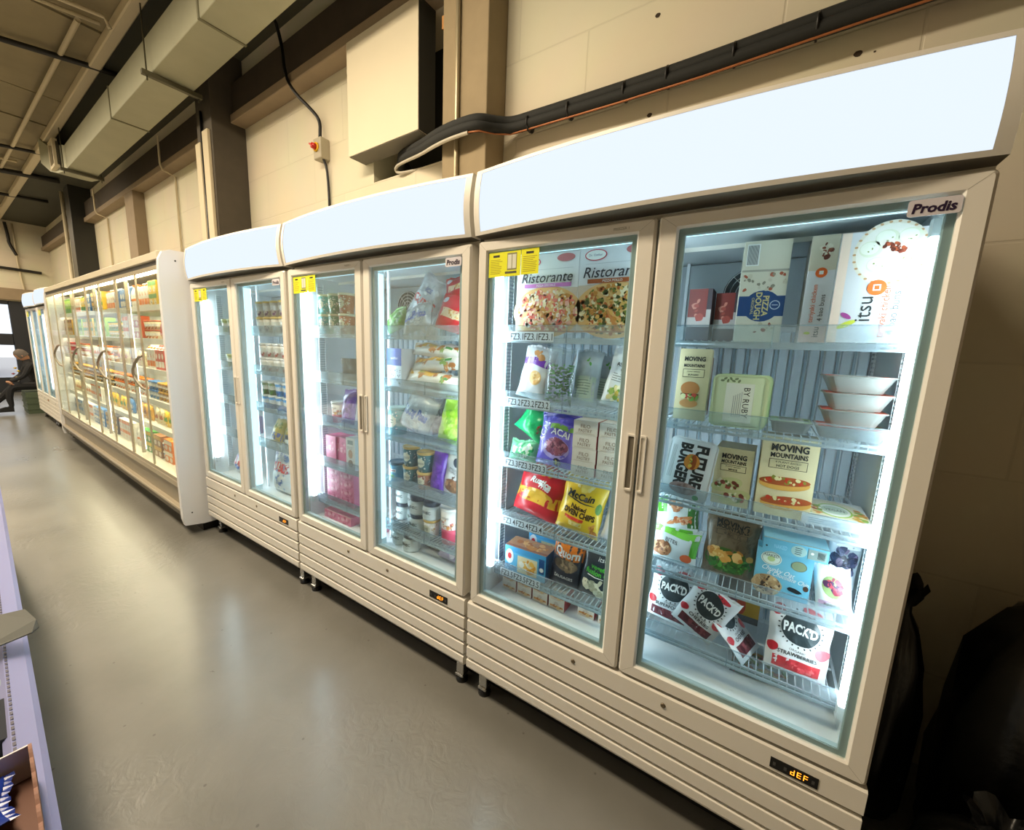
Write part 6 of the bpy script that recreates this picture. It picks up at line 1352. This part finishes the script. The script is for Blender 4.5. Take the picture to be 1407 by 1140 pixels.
# ------------------------------------------------------------------ low shelving at the left edge
YA = math.atan2(0.123, -1.88)          # it runs a little off the freezers' line
SM = Matrix.Translation((-0.42, -1.192, 0)) @ Matrix.Rotation(math.atan2(-0.123, 1.88), 4, 'Z')
sh = empty('shelving_unit', SM); tag(sh, 'low white shelving unit at the left edge with a lilac white price rail', 'shelving')
SW = mat('#d8dae6', 0.4, name='shelf_white')
ZS = 0.86
g = G(); g.box(-3.2, 0.9, -0.9, -0.045, ZS - 0.02, ZS, SW); g.build('top_shelf', sh)
g = G(); g.box(-3.2, 0.9, -0.05, -0.02, 0.02, ZS - 0.09, SW); g.box(-3.2, 0.9, -0.9, -0.05, 0.02, 0.10, SW); g.build('base', sh)
g = G()
g.loops([[(x, y, z) for y, z in ((-0.046, ZS), (-0.046, ZS + .030), (-0.036, ZS + .040), (-0.006, ZS + 0.028), (0.002, ZS + 0.018), (0.002, ZS - .05), (-0.01, ZS - .05), (-0.02, ZS))] for x in (-3.2, 0.9)], mat('#8a8dba', .5), cap0=True, cap1=True)
pr_ = g.build('price_rail', sh)
g = G()
for k in range(100): x = -1.0 + k * 0.016; g.box(x, x + 0.010, -0.0345, -0.0305, ZS + .0375, ZS + .0400, mat('#4c4a5c', .6))
g.build('dashed_edge', pr_)
g = G(); R0_ = Matrix.Rotation(0.3, 4, 'Z')
ps = [(-0.055, 0), (0.045, 0), (0.055, 0.01), (0.055, 0.05), (0.04, 0.075), (-0.055, 0.075)]
p0 = at_z(0, 888, 0.93); p1 = at_z(54, 862, 0.93); p2 = at_z(34, 838, 0.96); p3 = at_z(0, 846, 0.96)
g.loops([[tuple(p + Vector((0, 0, dz))) for p in (p0, at_z(44, 870, .93), p1, at_z(50, 852, .945), p2, p3, at_z(-40, 852, .96), at_z(-40, 902, .93))] for dz in (0, 0.003)], mat('#6a6b66', .8), cap0=True, cap1=True)
tag(g.build('shelf_flag'), 'grey plastic shelf flag jutting over the price rail at the left edge', 'shelf flag')
def onshelf(px, py, z=ZS): return at_z(px, py, z)
# goods on the shelf, seen from above at the edge of the picture
SMR = Matrix.Rotation(math.atan2(-0.123, 1.88), 4, 'Z')
def art_one(g, F, Ft, Fs, w, d, h):
    g.ell(Ft, w * .34, d * .22, .011, .011, col('#c9ccd4'), .0008, 18); g.ell(Ft, w * .34, d * .22, .0085, .0085, col('#20242f'), .001, 18); g.txt(Ft, '1', w * .34, d * .22, .010, WHT, .0014, bold=.03)
p = at_z(22, 990, ZS + .036); p.y -= .045; o = carton('dark_box', 0.13, 0.09, 0.036, mat('#20242f', .85), art_one, flap=False); o.location = (p.x - 0.03, p.y, ZS + .0006); o.rotation_euler.z = SMR.to_euler().z
add(o, 'navy box with a small round number badge on the left shelf', 'food box')
def art_foil(g, F, w, h): g.blobs(F, 0, h * .5, w * .45, h * .45, [mat('#dfe6ea', .15, metal=.6), mat('#5a7a8a', .15, metal=.5), mat('#3a8ac0', .2)], 50, .010, .0008)
def lay(o, px_, py_, z, rz=0.0):
    q = at_z(px_, py_, z); o.rotation_euler = (-1.5, 0, rz); o.location = (q.x, q.y, z); return o
o = lay(bag('foil_packet', 0.09, 0.11, 0.03, '#8fa2ae', art_foil, 120), -75, 950, ZS + .022, -1.2); add(o, 'silvery crumpled packet on the left shelf behind the navy box', 'food packet')
o = lay(bag('blue_packet', 0.09, 0.11, 0.03, '#2a6fc0', art_foil, 121), -100, 905, ZS + .022, -1.0); add(o, 'blue packet farther along the left shelf under the grey flag', 'food packet')
# scalloped cardboard tray of crisps
q = at_z(50, 1075, ZS + 0.103)
tr = empty('cardboard_tray', Matrix.Translation((q.x + 0.04, q.y - 0.050, ZS + .0425)) @ SMR); tag(tr, 'brown cardboard tray with a scalloped edge at the lower left corner', 'tray')
CB = mat('#6a4636', 0.7)
ug = carton('brown_carton', 0.26, 0.10, 0.0412, '#7a5a44', None); ug.matrix_world = Matrix.Translation((q.x + 0.04, q.y - 0.105, ZS + .0006)) @ SMR; add(ug, 'flat brown carton lying under the scalloped tray on the left shelf', 'food box')
g = G(); g.box(-.14, .14, -.10, .047, 0, .003, CB); g.box(-.14, -.137, -.10, .047, .003, .06, mat('#d9d4d6', .6)); g.box(.137, .14, -.10, .047, .003, .06, CB); g.build('tray_base', tr)
g = G(); top = [(-.14 + .28 * k / 40, .060 + .006 * abs(math.sin(k * math.pi / 5))) for k in range(41)]
g.loops([[(x, y, .003) for x, z in top] + [(x, y, z) for x, z in reversed(top)] for y in (.044, .048)], mat('#8a6250', .7)); n_ = len(top)
for y in (.044, .048): g.add([(x, y, .003) for x, z in top] + [(x, y, z) for x, z in top], [(k, k + 1, n_ + k + 1, n_ + k) for k in range(n_ - 1)], mat('#8a6250', .7))
g.build('scalloped_side', tr)
def art_cr(g, F, w, h): g.rect(F, -w * .1, h * .1, w * .02, h * .9, mat('#a8c4f0', .15, metal=.5), .001, 2, 10); g.ell(F, w * .2, h * .5, w * .1, h * .2, WHT, .001, 14, rings=3); g.blobs(F, -w * .25, h * .5, w * .15, h * .4, [mat('#1f3fae', .2, coat=.5), mat('#3a66d8', .2, coat=.5)], 12, .014, .0008)
for k, (dx, dy, c, nm_) in enumerate(((-0.07, 0.0, '#1c3a9c', 'blue'), (0.055, -0.01, '#a82020', 'red'))):
    o = bag('crisp_packet', 0.10, 0.115, 0.04, c, art_cr if k == 0 else None, 125 + k); M_ = tr.matrix_world @ Matrix.Translation((dx, dy - .098, 0.024)) @ Euler((-1.5, 0, 0.1)).to_matrix().to_4x4(); o.matrix_world = M_
    add(o, 'shiny %s crisp packet lying in the scalloped tray' % nm_, 'crisps')
for k, (px_, py_) in enumerate(((2, 800), (-4, 770), (4, 815))):
    q = onshelf(px_, py_); g = G(); g.loops([[(p_[0] * s, p_[2] * s, z) for p_ in rrect(-.05, .05, -.035, .035, 0, .01)] for s, z in ((.9, 0), (1, .05), (.6, .07))], FILM, cap0=True, cap1=True)
    g.box(-.04, .04, -.028, .028, .003, .035, mat(('#c9cfd4', '#5a7a5c', '#7a6a54')[k], .5)); o = g.build('clear_pack'); o.location = (q.x - .03 - .13 * k, q.y - .05, ZS + .0006); add(o, 'clear plastic pack on the left shelf beyond the flag, %s of three' % ('nearest', 'farthest', 'middle')[k], 'food pack', 'clear packs on the left shelf')

# ------------------------------------------------------------------ refuse bags in the dark corner on the right
def sack(name, cx, cy, w, d, h, seed, neck=0.14, z0=0.0, tilt=0.0):
    rd = random.Random(seed); ph = [rd.uniform(0, 6) for _ in range(6)]; loops = []
    n = 28; prof = [(0.0, .80), (.04, .96), (.25, 1.0), (.5, .94), (.7, .78), (.82, .50), (.88, neck), (.91, neck * .9), (.95, neck * 1.6), (1.0, neck * 2.6)]
    for t, r in prof:
        l = []
        for k in range(n):
            a = 2 * math.pi * k / n; f = 1 + .07 * math.sin(3 * a + ph[0] + t * 4) + .05 * math.sin(7 * a + ph[1] - t * 9) + (.10 * math.sin(11 * a + ph[2]) if t > .6 else .03 * math.sin(11 * a))
            l.append((cx + w / 2 * r * f * math.cos(a) + tilt * t * h, cy + d / 2 * r * f * math.sin(a), z0 + h * t + (.02 * math.sin(5 * a + ph[3]) if t > .93 else 0)))
        loops.append(l)
    g = G(); g.loops(loops, mat('#0c0d0d', 0.32, bump=0.35, scale=16, coat=0.2), smooth=True, cap0=True); return g.build(name)
tag(sack('refuse_bag', 1.87, 0.50, 0.46, 0.44, 1.10, 1, .12), 'tall black refuse bag with a gathered neck in the dark corner right of the freezers', 'refuse bag')
tag(sack('refuse_bag', 2.14, 0.02, 0.46, 0.42, 0.98, 2, .13, 0, 0), 'black refuse bag at the right edge, in front of the tall one', 'refuse bag')
tag(sack('refuse_bag', 1.53, 0.56, 0.17, 0.28, 0.88, 3, .2), 'smaller black bag squeezed between the freezer and the tall refuse bag', 'refuse bag')
tag(sack('refuse_bag', 1.66, 0.10, 0.34, 0.30, 0.50, 5, .16), 'low black bag on the floor in front of the tall refuse bag', 'refuse bag')

# ------------------------------------------------------------------ crate and person at the far end
g = G(); GR = mat('#4c5a46', .6)
g.loops([[(x, y, z) for x, y in ((-.33, -.24), (.33, -.24), (.33, .24), (-.33, .24))] for z in (0, .40, .42)], GR, cap0=True, cap1=True)
for z in (.08, .2, .32): g.box(-.34, .34, -.25, .25, z, z + .03, GR)
cr_ = g.build('green_crate', M=BM @ Matrix.Translation((-11.65, 0.03, 0))); tag(cr_, 'green crate on the floor under the seated person at the far end', 'crate')
def skin_body(name, joints, edges, m, parent=None, M=None, sub=1):
    me = bpy.data.meshes.new(name); me.from_pydata([j[0] for j in joints], edges, []); o = bpy.data.objects.new(name, me); COL.objects.link(o)
    o.modifiers.new('skin', 'SKIN'); me.materials.append(m)
    if not me.skin_vertices: 
        bm_ = __import__('bmesh').new(); bm_.from_mesh(me); bm_.verts.layers.skin.verify(); bm_.to_mesh(me); bm_.free()
    for i, j in enumerate(joints): me.skin_vertices[0].data[i].radius = (j[1], j[1] * (j[2] if len(j) > 2 else 1))
    me.skin_vertices[0].data[0].use_root = True
    s = o.modifiers.new('sub', 'SUBSURF'); s.levels = sub; s.render_levels = sub
    if parent: o.parent = parent
    if M is not None: o.matrix_world = M
    return o
# local frame of the figure: -y is towards the aisle, the figure sits on the crate leaning forward
PM = BM @ Matrix.Translation((-11.65, 0.03, 0.045))
CL = mat('#16171c', .8, name='dark_clothes')
J = [((0, .02, .52), .125), ((0, -.02, .68), .13), ((0, -.08, .86), .14), ((0, -.13, .98), .09), ((0, -.17, 1.05), .05),
     ((.10, -.02, .50), .085), ((.12, -.40, .50), .075), ((.13, -.44, .28), .055), ((.13, -.42, .09), .042), ((.13, -.52, .05), .035),
     ((-.10, -.02, .50), .085), ((-.12, -.36, .46), .075), ((-.14, -.52, .25), .055), ((-.15, -.66, .09), .042), ((-.15, -.76, .06), .035),
     ((.18, -.12, .93), .055), ((.22, -.22, .70), .045), ((.14, -.38, .60), .036), ((-.18, -.12, .93), .055), ((-.22, -.22, .70), .045), ((-.12, -.38, .58), .036)]
E_ = [(0, 1), (1, 2), (2, 3), (3, 4), (0, 5), (5, 6), (6, 7), (7, 8), (8, 9), (0, 10), (10, 11), (11, 12), (12, 13), (13, 14), (2, 15), (15, 16), (16, 17), (2, 18), (18, 19), (19, 20)]
per = skin_body('person', J, E_, CL, None, PM); tag(per, 'person in dark clothes sitting bent forward on the green crate by the door', 'person')
SK = mat('#b98a6c', .6)
g = G(); g.lathe([(0, -.11), (.035, -.105), (.058, -.07), (.072, -.01), (.076, .04), (.062, .09), (.03, .115), (0, .12)], SK, 16, sy=1.12); g.add([(-.012, -.078, -.02), (.012, -.078, -.02), (0, -.1, -.02), (0, -.078, .02)], [(0, 1, 2), (0, 2, 3), (1, 3, 2)], SK)
for sx in (-1, 1): g.lathe([(0, -.018), (.01, -.01), (.01, .012), (0, .018)], SK, 8, (sx * .077, 0, 0)); g.lathe([(0, -.006), (.008, 0), (0, .006)], INK, 8, (sx * .028, -.076, .015))
g.box(-.02, .02, -.082, -.07, -.055, -.05, mat('#8a4f44', .6)); hd = g.build('head', per); hd.location = (0, -.19, 1.10); hd.rotation_euler = (0.7, 0, 0)
g = G(); g.lathe([(.080, -.03), (.086, .03), (.078, .085), (.045, .125), (0, .137)], mat('#6a625c', .9), 16, (0, .014, 0), sy=1.08); g.build('hair', hd)
g = G(); rd = random.Random(2)
F = lambda u, v, o: (u, -.02 - .20 * v - .16 - o, .55 + .5 * v)
for k, (x, y, z) in enumerate(((.145, -.395, .575), (-.125, -.395, .555))):
    pts = []; g = G(); g.lathe([(0, -.03), (.028, -.02), (.034, .01), (.03, .04), (0, .05)], SK, 10, sy=.6)
    for f in range(4): g.tube([(-.022 + f * .015, 0, -.02), (-.024 + f * .016, -.012, -.055), (-.022 + f * .015, -.004, -.078 - .008 * (f in (1, 2)))], [.008, .0075, .006], SK, 6)
    g.tube([(.028, 0, .0), (.045, -.012, -.022), (.042, -.02, -.045)], [.010, .009, .007], SK, 6); h_ = g.build('hand', per); h_.location = (x, y, z); h_.rotation_euler = (0.9, 0, 0)
for k, (x, y, z) in enumerate(((.13, -.50, .0), (-.15, -.75, .0))):
    g = G(); g.loops([[(sx * w_, yy, zz) for sx, zz in ((-1, .0), (1, .0), (.9, h_), (-.9, h_))] for yy, w_, h_ in ((.10, .035, .09), (.0, .042, .10), (-.10, .048, .06), (-.16, .03, .035))], BLACK, cap0=True, cap1=True); s_ = g.build('shoe', per); s_.location = (x, y, z)
g = G(); 
for k, (x, y, z, c) in enumerate(((.05, -.30, .86, '#c9a82c'), (.10, -.27, .80, '#c9a82c'), (-.03, -.33, .74, '#8a3038'), (.06, -.3, .68, '#7a6a44'), (.16, -.30, .62, '#d8d8d0'))): g.lathe([(0, -.02), (.03, 0), (0, .02)], mat(c, .6), 8, (x, y, z), sx=1.3)
g.build('patterned_scarf', per)
